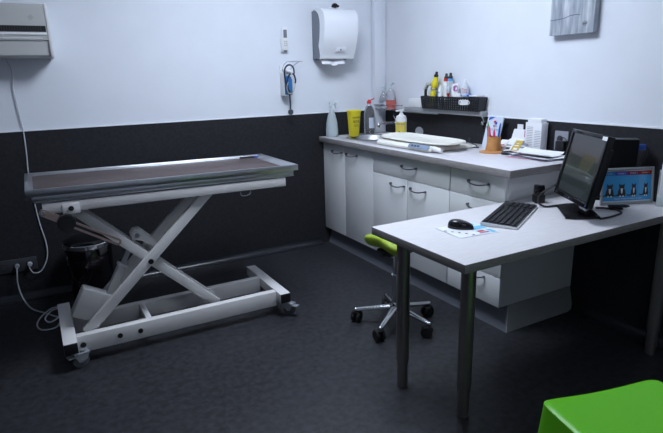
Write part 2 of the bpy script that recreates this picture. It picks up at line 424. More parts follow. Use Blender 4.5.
t = thing('water_bottle', 'clear plastic refill bottle with red spout cap standing behind the sink', 'bottle', (-.215, -.115, CZ))
c = (-.215, -.115, CZ + .0005)
lathe_bottle(t, c, [(.040, 0), (.044, .006), (.044, .16), (.040, .19), (.026, .22), (.015, .235), (.014, .245)], M_clear)
B().lathe([(.018, .246), (.018, .262), (.012, .27), (.006, .278)], c, 20).bar((c[0], c[1], c[2] + .268), (c[0] + .045, c[1] - .01, c[2] + .285), .008, .008, bev=.002).make('cap', M_red, t)
b = B()
b.grid(lambda u, v: (c[0] + .0455 * math.cos(math.radians(-125 + 75 * u)), c[1] + .0455 * math.sin(math.radians(-125 + 75 * u)), c[2] + .05 + .085 * v), 10, 2)
b.make('label', M_pap2, t)['label'] = 'pale blue paper label'

t = thing('disinfectant_bottle', 'white pump bottle with yellow label between sink and scale', 'bottle', (-.19, -.52, CZ))
c = (-.19, -.52, CZ + .0005)
lathe_bottle(t, c, [(.039, 0), (.042, .005), (.042, .145), (.036, .165), (.018, .175), (.015, .185)], M_wp)
b = B(); b.grid(lambda u, v: (c[0] + .0428 * math.cos(math.radians(-215 + 150 * u)), c[1] + .0428 * math.sin(math.radians(-215 + 150 * u)), c[2] + .008 + .115 * v), 20, 2)
lab = b.make('label', M_ylab, t)
dirv = Vector((-.62, -.78, 0)).normalized()
b = B()
Mx = lambda zz, off=0: frame(Vector(c) + dirv * .0438 + Vector((.78, -.62, 0)) * off + Vector((0, 0, zz)), (.78, -.62, 0), (0, 0, 1))
b.text('Stérigel', .0185, Mx(.108, -.004), 0); b.text('désinfectant', .0085, Mx(.088, -.006), 1); b.text('mains', .0085, Mx(.078, -.012), 1)
for k in range(5): b.box(-.004, .004, -.001, .001, 0, .0006, m=2, M=Mx(.055 - .008 * k, -.014 + .005 * k))
b.tube([Mx(.06, -.018) @ Vector((0, 0, 0)), Mx(.045, -.006) @ Vector((0, 0, 0)), Mx(.03, .004) @ Vector((0, 0, 0)), Mx(.02, .002) @ Vector((0, 0, 0))], .0022, 6, 2)
b.make('lettering', [M_blue, M_org, M_dk], lab)
b = B().cyl((c[0], c[1], c[2] + .185), (c[0], c[1], c[2] + .2), .012).bar((c[0] + .012, c[1], c[2] + .208), (c[0] - .04, c[1] + .012, c[2] + .204), .02, .012, bev=.003)
b.make('pump', M_wp, t)

# ---- baby-style table scale
t = thing('pet_scale', 'ivory plastic veterinary scale with a long curved tray on the worktop', 'scale', (-.4, -1.0, CZ))
b = B()
prof = [(-.548, .904), (-.16, .904), (-.16, .916), (-.30, .922), (-.45, .930), (-.50, .938), (-.530, .936), (-.550, .918)]
b.prism(prof, 1, -1.29, -.715, bev=.005)
b.make('base', M_ivory, t)
def tray(u, v):
    a = 2 * math.pi * u
    e = 3.2 if math.sin(a) < 0 else 6; ca, sa = math.cos(a), math.sin(a)
    q = (abs(ca) ** e + abs(sa) ** e) ** (-1 / e)
    ww = v if v < .75 else .75 + (v - .75)
    x = -.388 + .142 * q * ca * v; y = -1.03 + .335 * q * sa * v
    z = .939 + .020 * max(0, (v - .62) / .38) ** 2 + (.010 if sa > 0 else 0) * sa ** 4 * v ** 4
    return (x, y, z)
b = B(); b.grid(tray, 64, 16, thick=.009); b.make('tray', M_ivory, t, angle=60)
B().box(0, .20, -.016, .016, 0, .004, .0015, M=frame((-.546, -1.085, .929), (0, -1, 0), (.75, 0, 1))).make('display_panel', M_lcd, t)
b = B()
Mq = frame((-.546, -1.085, .929), (0, -1, 0), (.75, 0, 1))
for k in range(3): b.box(.03 + .03 * k, .048 + .03 * k, -.006, .006, .0042, .0055, .0005, M=Mq)
b.make('button', M_dk, t)
B().cyl((-.52, -1.292, .926), (-.52, -1.372, .919), .016, .012, bev=.004).make('knob', M_wp, t)
for x_, y_ in ((-.5, -.74), (-.5, -1.24), (-.2, -.74), (-.2, -1.24)): B().cyl((x_, y_, .9003), (x_, y_, .9035), .015).make('foot', M_rub, t)

# ================================================================== WALL SHELF AND BASKET
t = thing('wall_shelf', 'narrow grey wall shelf above the dark wall lining holding the basket', 'shelf', (0, -.9, 1.09))
B().box(-.062, -.009, -1.222, -.385, 1.090, 1.122, .002).make('shelf_board', M_shelf, t)
B().box(-.080, -.0625, -.80, -.36, 1.083, 1.092, .001).make('front_ledge', M_steel, t)
B().prism([(-.050, 1.0895), (-.0095, 1.0895), (-.0095, 1.05), (-.025, 1.05)], 1, -1.219, -1.209).make('bracket', M_steel, t)
t = tag(B().box(-.055, -.012, -.585, -.425, 1.1225, 1.19, .008).make('tissue_box', M_wp, origin=(-.035, -.5, 1.1225)), 'small white box left of the black basket on the wall shelf', 'box')
t = tag(B().tube([(-.0065, -1.185, 1.055), (-.02, -1.19, 1.045), (-.026, -1.195, 1.02), (-.012, -1.20, 1.0), (-.008, -1.205, .985)], .004, 8).box(-.022, -.012, -1.197, -1.183, 1.030, 1.052, .001, m=1).make('wall_hook', [M_blk, M_wp]), 'tiny black hook with a white tag on the dark lining under the shelf end', 'hook')
t = tag(B().prism([(-.525 + .046 * math.cos(math.radians(9 * k)), .9015 + .036 + .036 * math.sin(math.radians(9 * k))) for k in range(40)], 0, -.022, -.014, bev=.001).make('plastic_disc', mat('translucent grey plastic', (.38, .39, .42, 1), .3), origin=(-.018, -.53, .9015)), 'round translucent grey disc leaning on the wall behind the scale', 'disc')
bx = Vector((-.0505, -.922, 1.1228)); brz = 0
t = thing('storage_basket', 'black plastic basket full of bottles on the wall shelf', 'basket', bx, brz)
# local: y length .64, x depth .13
b = B(); h = .086
def lvl(z): k = z / h; return (.031 + .005 * k, .283 + .014 * k)
for sx in (-1, 1):
    for k in range(27):
        y = -1 + 2 * k / 26
        if sx < 0 and .40 < -y < .68:
            lo_ = [(0, .35), (.72, 1)]
        else: lo_ = [(0, 1)]
        for a_, b_ in lo_:
            p = []
            for q in (a_, b_):
                hx, hy = lvl(q * h); p.append((sx * hx, y * hy, q * h))
            b.bar(p[0], p[1], .011, .004, side=(0, 1, 0))
    for q in (0.02, .2, .38, .56, .74, .96):
        hx, hy = lvl(q * h)
        b.bar((sx * hx, -hy, q * h), (sx * hx, hy, q * h), .004, .0085 if q < .9 else .014, side=(1, 0, 0)) if not (sx < 0 and q == .56) else (b.bar((sx * hx, -.38 * hy, q * h), (sx * hx, hy, q * h), .004, .0085, side=(1, 0, 0)), b.bar((sx * hx, -hy, q * h), (sx * hx, -.70 * hy, q * h), .004, .0085, side=(1, 0, 0)))
for sy in (-1, 1):
    for k in range(7):
        x = -1 + 2 * k / 6; p = [(x * lvl(q * h)[0], sy * lvl(q * h)[1], q * h) for q in (0, 1)]
        b.bar(p[0], p[1], .010, .004, side=(1, 0, 0))
    for q in (.02, .2, .38, .56, .74, .96):
        hx, hy = lvl(q * h); b.bar((-hx, sy * hy, q * h), (hx, sy * hy, q * h), .004, .0085 if q < .9 else .014, side=(0, 1, 0))
b.box(-.031, .031, -.283, .283, 0, .003)
b.make('basket_body', M_mesh, t, world=False)
b = B(); b.tube([(-.0395, -.40 * .295, .060), (-.0395, -.42 * .295, .067), (-.0395, -.68 * .295, .067), (-.0395, -.70 * .295, .044), (-.039, -.42 * .295, .042)], .0035, 8, smooth=3, closed=True)
b.make('rim', M_wp, t, world=False)
B().box(-.0385, -.0365, -.198, -.128, .046, .064, .0008).make('tag', M_wp, t, world=False)['label'] = 'white tag in the hand hole'
BZ = 1.1265
def small_bottle(name, label, x, y, prof, m, cap=None, capm=None, lab=None, group=None, cat='bottle', labm=None, seg=20, dome=None):
    t = thing(name, label, cat, (x, y, BZ), 0, group)
    B().lathe(prof, (x, y, BZ), seg).make('body', m, t)
    if cap: B().lathe(cap, (x, y, BZ), seg).make('cap', capm, t)
    if lab:
        r, z0, z1 = lab
        B().grid(lambda u, v: (x + r * math.cos(math.radians(-200 + 120 * u)), y + r * math.sin(math.radians(-200 + 120 * u)), BZ + z0 + (z1 - z0) * v), 12, 1).make('label', labm, t)
    return t
YM = Matrix.Translation((-.055, -.700, BZ)) @ Matrix.Rotation(math.radians(13), 4, 'X')
t = thing('squeeze_bottle', 'yellow squeeze bottle with black cap, tallest at the left of the basket', 'bottle', (-.055, -.700, BZ))
B().lathe([(.018, .006), (.020, .010), (.020, .14), (.016, .146), (.024, .16), (.026, .175), (.024, .19), (.018, .205), (.017, .226)], (0, 0, 0), 24, M=YM).make('body', M_yel, t)
B().lathe([(.016, .2262), (.016, .240), (.010, .245), (.009, .262)], (0, 0, 0), 20, M=YM).make('cap', M_blk, t)
B().lathe([(.0235, .135), (.0235, .145)], (0, 0, 0), 20, M=YM, cap=False).make('band', M_ink, t)
t1 = small_bottle('dropper_bottle', 'white dropper bottle with black tip and red collar in the basket', -.040, -.845, [(.017, 0), (.017, .17), (.015, .18), (.014, .19)], M_wp,
    [(.016, .2052), (.016, .217), (.010, .225), (.008, .243)], M_blk)
t2 = small_bottle('dropper_bottle', 'white dropper bottle with black tip and blue collar in the basket', -.040, -.888, [(.018, 0), (.018, .12), (.018, .17), (.018, .185), (.016, .190)], M_frost,
    [(.016, .2072), (.016, .22), (.010, .228), (.008, .246)], M_blk)
for xx, yy, mm, par in ((-.040, -.845, M_red, t1), (-.040, -.888, M_lblue, t2)):
    B().lathe([(.018, .1905), (.019, .205), (.0165, .2068)], (xx, yy, BZ), 20).make('collar', mm, par)
t = small_bottle('eye_drop_bottle', 'short white bottle with a small blue mark in front of the dropper bottles', -.066, -.812, [(.015, 0), (.015, .135), (.011, .143), (.008, .15), (.007, .165)], M_wp)
B().box(-.0825, -.0805, -.822, -.812, BZ + .108, BZ + .118).make('label', M_lblue, t)
t = small_bottle('funnel_cup', 'clear conical cup with a red tip in the basket middle', -.068, -.898, [(.004, .085), (.014, .118), (.016, .158), (.0155, .158), (.013, .119), (.001, .088)], M_frost, cat='cup')
B().lathe([(.0, .0), (.012, .002), (.012, .085), (.001, .0849)], (-.068, -.898, BZ), 16, cap=False).make('stem', M_wp, t)
B().lathe([(.005, .0855), (.012, .107), (.006, .1085)], (-.0715, -.9035, BZ), 16).make('tip', M_red, t)
t = small_bottle('round_tub', 'white round tub with magenta ring print right of the dropper bottles', -.05, -.950, [(.024, 0), (.0255, .005), (.0255, .168), (.023, .172)], M_wp, cat='tub')
c_ = Vector((-.05, -.950, BZ + .142)); dv = Vector((-.62, -.78, 0)).normalized(); pv = Vector((.78, -.62, 0)).normalized()
b = B(); b.tube([c_ + dv * .0275 + pv * (.015 * math.cos(a)) + Vector((0, 0, .017 * math.sin(a))) - dv * (.006 * math.cos(a) ** 2) for a in [k * math.pi / 6 for k in range(12)]], .0026, 6, smooth=2, closed=True)
b.bar(c_ + dv * .0275 - pv * .008 + Vector((0, 0, -.018)), c_ + dv * .0285 - pv * .004 + Vector((0, 0, .012)), .006, .003)
b.make('print', M_mag, t)
t = small_bottle('powder_bottle', 'clear rounded bottle with red lettering at the right of the basket', -.05, -1.045, [(.024, 0), (.026, .005), (.026, .14), (.023, .16), (.014, .175), (.009, .180)], M_frost,
    [(.009, .1805), (.009, .195), (.006, .2)], M_wp)
b = B(); c_ = Vector((-.05, -1.045, BZ)) + dv * .0275
b.text('Tonic', .019, frame(c_ + Vector((0, 0, .135)), pv, (0, 0, 1))); b.text('LAV', .017, frame(c_ + Vector((0, 0, .118)), pv, (0, 0, 1)))
b.make('lettering', M_red, t)
t = thing('clipper', 'pale grey pet clipper standing with its black handle in the left end of the basket', 'clipper', (-.06, -.655, BZ))
B().tube([(-.062, -.648, BZ + .01), (-.062, -.645, BZ + .10), (-.062, -.648, BZ + .135)], .010, 12).make('handle', M_blk, t)
B().bar((-.062, -.638, BZ + .128), (-.062, -.675, BZ + .182), .028, .016, side=(1, 0, 0), bev=.005).bar((-.062, -.672, BZ + .180), (-.062, -.702, BZ + .165), .024, .022, side=(1, 0, 0), bev=.006).make('head', M_ac, t)
t = thing('plastic_wrap', 'pale crumpled plastic wrap behind the yellow squeeze bottle', 'wrapper', (-.034, -.67, BZ))
B().ball((-.030, -.665, BZ + .08), .016, (.8, 1.1, 3.2)).ball((-.026, -.685, BZ + .19), .016, (.8, 1, 1.2)).make('wrap', M_frost, t)
for k, (y, m_, lb) in enumerate(((-1.085, M_blue, 'blue flat packet lying across the right end of the basket'), (-1.165, M_wp, 'white flat packet lying at the far right end of the basket'))):
    o = B().box(-.039, .036, -.036, .036, 0, .009, .002).box(-.0397, -.0391, -.025, .025, .002, .007, m=1).make('packet', [m_, M_pap2], world=False)
    o.location = (-.0505, y, 1.2165); o.rotation_euler = (0, 0, 0); tag(o, lb, 'packet')
small_bottle('jar', 'low white jar between the magenta tub and the red-lettered bottle', -.062, -.998, [(.0175, 0), (.0175, .105), (.016, .11)], M_wp, cat='jar')

# ================================================================== RIGHT END OF THE WORKTOP
CB = CZ + .0005
t = thing('brochure', 'white folded brochure with small red and blue mark leaning behind the pen holder', 'brochure', (-.04, -1.34, CB))
b = B(); b.prism([(-.10, CB), (-.092, CB), (-.042, 1.095), (-.050, 1.095)], 1, -1.405, -1.275)
b.make('leaflet', M_pap2, t)
Mb = frame((-.0735, -1.35, 1.01), (0, -1, 0), (.05, 0, .1945))
b = B()
b.box(-.016, .002, .048, .062, 0, .0012, m=1, M=Mb).box(-.004, .014, .038, .054, .0003, .0018, m=0, M=Mb)
b.prism([(-.062, .062), (-.012, .084), (-.05, .084), (-.062, .078)], 2, 0, .0012, m=0, M=Mb)
b.box(-.03, .05, .006, .009, 0, .001, m=2, M=Mb).box(-.012, .018, .026, .030, 0, .001, m=2, M=Mb).box(-.02, .04, -.002, .0, 0, .001, m=2, M=Mb)
b.make('print', [M_blue, M_red, M_ink], t)

t = thing('pen_holder', 'tan leather hat-shaped pen holder full of pens', 'pen holder', (-.225, -1.50, CB))
c = (-.225, -1.50, CB)
b = B(); b.lathe([(.048, .001), (.047, .02), (.041, .05), (.040, .095), (.037, .095), (.037, .01), (.0, .009)], c, 32, cap=False)
b.grid(lambda u, v: (c[0] + (.044 + .030 * v * (1 + .35 * math.cos(2 * math.pi * u - math.radians(150)))) * math.cos(2 * math.pi * u), c[1] + (.044 + .030 * v * (1 + .35 * math.cos(2 * math.pi * u - math.radians(150)))) * math.sin(2 * math.pi * u), c[2] + .012 - .009 * v), 36, 4, thick=.004)
b.make('holder', M_tan, t, angle=60)
def pen(label, dx, dy, tx, ty, L, m, r=.0045, m2=None, nm='pen', cat='pen'):
    p0 = Vector((c[0] + dx, c[1] + dy, CB + .0175)); p1 = p0 + Vector((tx, ty, L))
    o = B().cyl(p0, p1, r, seg=12, bev=.001).cyl(p1, p1 + (p1 - p0).normalized() * .012, r * .8, r * .5, seg=12, m=1)
    return tag(o.make(nm, [m, m2 or m], origin=p0), label, cat, None)
pen('bright pink highlighter at the left edge of the pen holder', -.012, .014, -.004, .012, .125, M_pink, .0065)
pen('short pink pen with a rounded top at the front of the pen holder', -.014, -.012, -.004, -.004, .105, M_pink, .0075)
pen('black and white marker tilted far left in the pen holder', .0, .022, .0, .038, .135, M_dk, .005, M_wp)
pen('dark blue pen at the right edge of the pen holder', .006, -.022, .006, -.01, .145, M_blue, .005)
pen('red capped pen in the middle of the pen holder', -.002, .0, -.002, .002, .135, M_wp, .0045, M_red)
pen('clear light blue pen next to the dark blue one', .018, -.008, .004, -.006, .12, M_lblue, .004)
p0 = Vector((c[0] + .014, c[1] + .012, CB + .0175))
o = B().prism([(-.007, 0), (.007, 0), (.013, .07), (.006, .135), (-.004, .175), (-.010, .12), (-.011, .06)], 0, -.002, .002, bev=.0008).make('plastic_leaf_ruler', M_leaf, world=False)
o.location = p0 + Vector((-.008, .014, 0)); o.rotation_euler = (math.radians(-10), 0, math.radians(42)); tag(o, 'green leaf-shaped plastic stick at the back of the pen holder', 'ruler')

t = thing('desk_dish', 'flat round black and clear dish in front of the pen holder', 'dish', (-.215, -1.62, CB))
B().lathe([(.0, 0), (.045, 0), (.050, .004), (.050, .012), (.045, .013), (.044, .006), (.0, .005)], (-.215, -1.62, CB), 32, cap=False).make('dish', M_blk, t)
B().lathe([(.047, .0135), (.049, .0135), (.049, .019), (.047, .019)], (-.215, -1.62, CB), 32, cap=False).make('rim', M_clear, t)

# cards and packets
t = thing('card_holder', 'small white cardboard holder stuffed with cards and leaflets', 'holder', (-.07, -1.53, CB))
B().prism([(-.105, CB), (-.02, CB), (-.02, CB + .125), (-.03, CB + .125), (-.05, CB + .07), (-.105, CB + .05)], 1, -1.585, -1.475, bev=.001).make('holder', M_wp, t)
for k, (y0, y1, zt, mm) in enumerate(((-1.535, -1.49, .155, M_paper), (-1.58, -1.53, .115, M_pap2))):
    B().box(-.0195 + .005 * k, -.0165 + .005 * k, y0, y1, CB + .01, CB + zt, M=None).make('card', mm, t)
for k, (y, m_, an, lb) in enumerate(((-1.475, M_paper, 20, 'white leaflet with red line sloping beside the pen holder'), (-1.52, M_paper, 32, 'white leaflet with a black figure leaning on the card holder'), (-1.565, M_gold, 40, 'mustard patterned sachet leaning on the card holder'), (-1.60, M_ink, 48, 'grey printed sachet beside the mustard one'))):
    b = B().box(-.026, .026, 0, .095, 0, .0025, .0008)
    b.box(-.018, .014, .05, .056, .0026, .0031, m=1).box(-.01, .016, .02, .035, .0026, .0031, m=1)
    o = b.make('leaflet' if k < 2 else 'sachet', [m_, [M_red, M_dk, M_paper, M_wp][k]], world=False)
    M = frame((-.178 + .012 * k, y - .02, CB + .001), (.15, -1, 0), (.62, .10, .55))
    o.matrix_world = M; tag(o, lb, 'leaflet' if k < 2 else 'sachet')
t = tag(B().prism([(-1.602, CB), (-1.588, CB), (-1.584, CB + .13), (-1.606, CB + .13)], 0, -.06, -.05).make('tube', M_paper, origin=(-.055, -1.595, CB)), 'narrow white tube with purple top before the white carton', 'tube')
B().box(-.0605, -.0495, -1.6065, -1.5835, CB + .085, CB + .125).make('cap', M_mag, t)

t = thing('carton', 'tall white printed carton standing against the dark wall lining', 'carton', (-.06, -1.675, CB))
b = B().box(-.085, -.03, -1.725, -1.61, CB, CB + .178, .001); b.box(-.08, -.032, -1.715, -1.62, CB + .1785, CB + .20, .001)
b.make('carton_body', M_paper, t)
b = B()
for k in range(12):
    z = CB + .15 - .010 * k; r_ = random.random()
    b.box(-.0856, -.0851, -1.665 - .0 * r_, -1.622, z, z + .0025)
    if k > 1: b.box(-.0856, -.0851, -1.725 + .01 * r_, -1.678, z, z + .0025)
for k in range(9): b.box(-.0856, -.0851, -1.672 + .0045 * k, -1.670 + .0045 * k, CB + .012, CB + .032, m=0)
b.make('print', [M_ink], t)

# pile of papers
def sheet(cx, cy, z, ang, m_, lb, w_=.21, l_=.297, curl=.0):
    o = B().grid(lambda u, v: ((u - .5) * w_, (v - .5) * l_, curl * (2 * abs(u - .5)) ** 3 + curl * .6 * v ** 4), 8, 8, thick=.0012).make('paper_sheet', m_, world=False)
    o.location = (cx, cy, z); o.rotation_euler = (0, 0, math.radians(ang)); return tag(o, lb, 'paper', None)
sheet(-0.195, -1.79, CB + .002, 12, mat('pink paper', (.75, .30, .40, 1), .6), 'pinkish sheet at the bottom of the loose paper pile', .19, .27)
sheet(-0.185, -1.80, CB + .006, 3, M_pap2, 'bluish sheet in the middle of the loose paper pile', .2, .28)
sheet(-0.190, -1.81, CB + .010, -6, M_paper, 'white sheet near the top of the loose paper pile', .2, .27, .004)
sheet(-.205, -1.80, CB + .017, 10, M_paper, 'curled white sheet on top of the loose paper pile', .17, .24, .016)

# wall socket with adapter
t = thing('wall_socket', 'light grey wall socket plate above the worktop on the dark lining', 'socket', (-.007, -1.808, .985))
B().box(-.016, -.0065, -1.853, -1.763, .925, 1.035, .003).make('plate', M_sock2, t)
B().cyl((-.0161, -1.80, .99), (-.0167, -1.80, .99), .02).make('recess', M_sock, t)
t = thing('power_adapter', 'black power adapter plugged into the socket above the worktop', 'adapter', (-.0165, -1.83, .955))
B().box(-.062, -.0165, -1.862, -1.805, .925, .985, .006).make('adapter_body', M_blk, t)
B().tube([(-.04, -1.83, .9845), (-.045, -1.83, 1.0), (-.045, -1.85, 1.003), (-.045, -1.868, .985), (-.045, -1.87, .945), (-.03, -1.83, .9185), (-.016, -1.78, .908), (-.015, -1.74, .905)], .0022, 8).make('cable', M_blk, t)
t = tag(B().tube([(-.02, -1.08, .935), (-.03, -1.1, .91), (-.06, -1.16, .9035), (-.09, -1.22, .9035), (-.13, -1.26, .9035), (-.16, -1.31, .9035), (-.18, -1.26, .9035), (-.12, -1.18, .9035)], .0028, 8).make('scale_cable', M_blk), 'thin black cable coiled on the worktop right of the scale', 'cable')

# ================================================================== DESK
DZ = .73
t = thing('desk', 'pale grey rectangular desk on round dark metal legs butting the worktop end', 'desk', (-.7, -2.27, 0))
b = B().box(-1.415, -.0085, -2.545, -1.962, DZ - .034, DZ, .0015)
dt = b.make('desktop', [M_desk, M_dedge], t)
for p in dt.data.polygons:
    if abs(p.normal.z) < .5: p.material_index = 1
for x, y in ((-1.343, -2.100), (-1.262, -2.407), (-.130, -2.512)):
    lg = B().cyl((x, y, .125), (x, y, DZ - .0415), .029).box(x - .045, x + .045, y - .031, y + .031, DZ - .0415, DZ - .0345, .002).make('leg', M_legm, t)
    B().cyl((x, y, .001), (x, y, .1245), .0245).make('foot', M_legm, lg)

# keyboard
KO = Vector((-.7925, -2.173, DZ + .001)); kx = Vector((-.374, -.210, 0)).normalized(); ky = Vector((.49, -.87, 0))
M = frame(KO, -kx, (kx.y, -kx.x, 0) if False else (-.49, .87, 0))
t = thing('keyboard', 'black computer keyboard with silver underside edge on the desk', 'keyboard', KO, 0)
KM = M
b = B().prism([(-.078, .0), (.078, .0), (.078, .016), (-.078, .009)], 0, -.215, .215, M=KM, bev=.002); b.make('case', M_wp, t)
b = B().prism([(-.074, .0092), (.074, .0155), (.074, .0185), (-.074, .0115)], 0, -.211, .211, M=KM); b.make('key_bed', M_blk, t)
b = B()
tilt = math.atan2(.007, .156)
for r in range(6):
    yy = .060 - r * .0235; n = 15 if r < 5 else 9; x = -.205
    widths = [.0175] * 15 if r < 5 else [.0175, .0175, .0175, .10, .0175, .0175, .0175, .0175, .0175]
    for k, wd in enumerate(widths):
        z = .0155 + (yy + .0) * .045
        b.box(x, x + wd, yy - .009, yy + .009, z, z + .004, .0012, M=KM, seg=1); x += wd + .0028
    xs = .124 if r else .124
    for k in range(4):
        if r == 0: continue
        x0 = .126 + k * .0206; z = .0155 + yy * .045
        b.box(x0, x0 + .0178, yy - .009, yy + .009, z, z + .004, .0012, M=KM, seg=1)
kk = b.make('keys', mat('dark grey keycaps', (.014, .015, .018, 1), .6, spec=.3), t)

# leaflet + mouse
o = B().grid(lambda u, v: (-1.205 + .197 * u - .012 * v, -2.137 - .17 * v - .015 * u, DZ + .0012), 4, 4, thick=.0006).make('mouse_leaflet', mat('pale blue leaflet paper', (.62, .74, .84, 1), .45), origin=(-1.1, -2.22, DZ))
t = tag(o, 'glossy white and light blue leaflet under the computer mouse', 'leaflet')
b = B()
def lp(u, v, z=.0016): return Vector((-1.205 + .197 * u - .012 * v, -2.137 - .17 * v - .015 * u, DZ + z))
def lrect(u0, u1, v0, v1, m): b.poly([lp(u0, v0, .0021), lp(u1, v0, .0021), lp(u1, v1, .0021), lp(u0, v1, .0021)], m)
lrect(.0, .55, .0, .99, 0)
for k in range(5): lrect(.03 + .085 * k, .08 + .085 * k, .30 + .14 * k, .38 + .14 * k, 1)
lrect(.60, .78, .70, .80, 1); lrect(.58, .82, .84, .9, 1)
lrect(.62, .97, .35, .60, 2); lrect(.56, .60, .1, .5, 2); lrect(.86, .97, .70, .95, 2); lrect(.65, .9, .08, .22, 2)
b.make('print', [mat('leaflet white', (.78, .80, .86, 1), .45), mat('leaflet red', (.50, .04, .06, 1), .5), mat('leaflet blue', (.16, .48, .72, 1), .45)], t)
MO = Vector((-1.118, -2.198, DZ + .0028))
t = thing('computer_mouse', 'black computer mouse on the leaflet', 'mouse', MO, math.radians(-52))
def mouse(u, v):
    a = 2 * math.pi * u; ph = math.pi / 2 * v
    x = .055 * math.cos(a) * math.cos(ph) ** .6; y = .031 * math.sin(a) * math.cos(ph) ** .6 * (1 - .12 * math.cos(a))
    return (x, y, .034 * math.sin(ph) ** .8 * (1 - .25 * (x / .055)) + .0)
b = B(); b.grid(mouse, 32, 12); bmesh.ops.remove_doubles(b.bm, verts=b.bm.verts[:], dist=.0003); bmesh.ops.holes_fill(b.bm, edges=b.bm.edges[:])
b.make('shell', M_blkg, t, world=False, angle=60)
B().cyl((.030, -.003, .0200), (.030, .003, .0200), .006, seg=16).make('scroll_wheel', M_rub, t, world=False)

# small upright black device
t = thing('pager_charger', 'small black upright charging dock with a handset between keyboard and worktop', 'charger', (-.478, -2.066, DZ))
t.name = 'charging_dock'
WM[t.name] = Matrix.Translation((-.478, -2.066, DZ))
ff = frame((-.478, -2.066, DZ + .0005), (.87, -.49, 0), (.49, .87, 0))
B().box(-.026, .024, -.02, .03, 0, .042, .005, M=ff).make('dock', M_blk, t)
B().box(-.028, .02, -.013, .014, .0425, .092, .006, M=ff).box(.0205, .023, -.008, .01, .05, .08, .001, M=ff).make('handset', M_blkg, t)

# monitor
yaw = math.radians(-120.2); tl = math.radians(12.2)
rg = Vector((math.cos(yaw), math.sin(yaw), 0)); nn = Vector((-math.sin(yaw), math.cos(yaw), 0))
upv = Vector((0, 0, math.cos(tl))) + nn * math.sin(tl)
MM = frame((-.569, -2.306, .801), rg, upv)          # x right, y up, z towards viewer
t = thing('monitor', 'black desktop computer monitor tilted back on a flat foot', 'monitor', (-.50, -2.31, DZ))
b = B().box(-.172, .172, 0, .31, -.026, -.002, .004, M=MM).box(-.14, .14, .05, .26, -.055, -.0305, .01, M=MM); b.make('housing', M_blk, t)
bz = B()
for a in ((-.172, -.156, 0, .31), (.156, .172, 0, .31), (-.1559, .1559, .294, .31), (-.1559, .1559, 0, .024)): bz.box(a[0], a[1], a[2], a[3], -.0018, .006, .0015, M=MM)
bz.make('bezel', M_blkg, t)
scr = mat('screen', (.012, .013, .016, 1), .18, coat=.5)
def screen_reflection_glow(m):  # dim green and brown reflection painted in as a faint emission gradient
    nt = m.node_tree; p = nt.nodes['Principled BSDF']
    tc = nt.nodes.new('ShaderNodeTexCoord'); sp = nt.nodes.new('ShaderNodeSeparateXYZ'); r = nt.nodes.new('ShaderNodeValToRGB')
    nt.links.new(tc.outputs['Generated'], sp.inputs[0]); nt.links.new(sp.outputs['Z'], r.inputs[0])
    e = r.color_ramp.elements; e[0].position = .0; e[0].color = (.010, .022, .018, 1); e[1].position = 1; e[1].color = (.030, .030, .034, 1)
    for q, cc in ((.45, (.013, .028, .022, 1)), (.62, (.016, .022, .018, 1)), (.68, (.034, .018, .014, 1)), (.85, (.026, .026, .03, 1))):
        k = e.new(q); k.color = cc
    nt.links.new(r.outputs[0], p.inputs['Emission Color']); p.inputs['Emission Strength'].default_value = .45
screen_reflection_glow(scr)
B().box(-.1558, .1558, .0245, .2935, -.0015, .0008, M=MM).make('screen', scr, t)
B().box(.130, .170, .290, .306, .0062, .0072, .0002, M=MM).make('sticker', M_wp, t)['label'] = 'white sticker at the top right corner'
b = B().box(-.004, .004, .008, .014, .0062, .007, M=MM); b.make('emblem', M_chrome, t)
B().box(.163, .166, .01, .013, .0062, .0068, M=MM).make('power_light', mat('blue lamp', (.05, .1, .8, 1), .4, emit=((.08, .15, 1, 1), .6)), t)
hc = MM @ Vector((0, .05, -.045))
B().bar((hc.x, hc.y, hc.z + .03), Vector((-.51, -2.34, DZ + .012)), .07, .022, side=rg, bev=.004).make('neck', M_blk, t)
q = [(-.482, -2.170), (-.640, -2.345), (-.618, -2.372), (-.515, -2.430), (-.36, -2.25), (-.385, -2.225)]
B().prism(q, 2, DZ + .001, DZ + .012, bev=.003).make('foot', M_blkg, t)
B().box(-.006, .006, -.003, .003, .0122, .0128, M=frame((-.525, -2.29, DZ), rg, nn)).make('foot_emblem', M_chrome, t)
# cable cover / buttons under the bezel
B().bar(MM @ Vector((.10, -.006, -.006)), MM @ Vector((.125, -.006, -.006)), .009, .008, side=nn).bar(MM @ Vector((.135, -.006, -.006)), MM @ Vector((.16, -.006, -.006)), .009, .008, side=nn).make('button', M_sock2, t)
tag(B().tube([(-.44, -2.16, .85), (-.50, -2.10, .79), (-.545, -2.115, .755), (-.54, -2.15, .7365), (-.49, -2.17, .7365), (-.43, -2.18, .7365), (-.38, -2.20, .7365)], .0048, 8).make('monitor_cable', M_blk), 'black cable looping at the far side of the monitor', 'cable')
tag(B().tube([(-.372, -2.305, .7365), (-.34, -2.33, .7365), (-.325, -2.375, .7365), (-.36, -2.425, .7365), (-.42, -2.438, .7365), (-.48, -2.442, .7365), (-.53, -2.437, .7365)], .0046, 8).make('desk_cable', M_blk), 'black cable curling around the near end of the monitor foot', 'cable')
t = thing('webcam', 'small flat black gadget with a clip lying before the cat picture stand', 'gadget', (-.29, -2.37, DZ)); t.name = 'desk_gadget'; WM[t.name] = Matrix.Translation((-.29, -2.37, DZ))
gx = Vector((.83, -.55, 0)); gf = frame((-.295, -2.365, DZ + .0005), gx, (.55, .83, 0))
B().box(-.045, .04, -.014, .012, .010, .022, .004, M=gf).box(.02, .05, -.010, .010, .012, .020, .003, M=gf).box(-.04, .02, -.016, .016, 0, .0095, .004, M=gf).make('gadget_body', M_blkg, t)

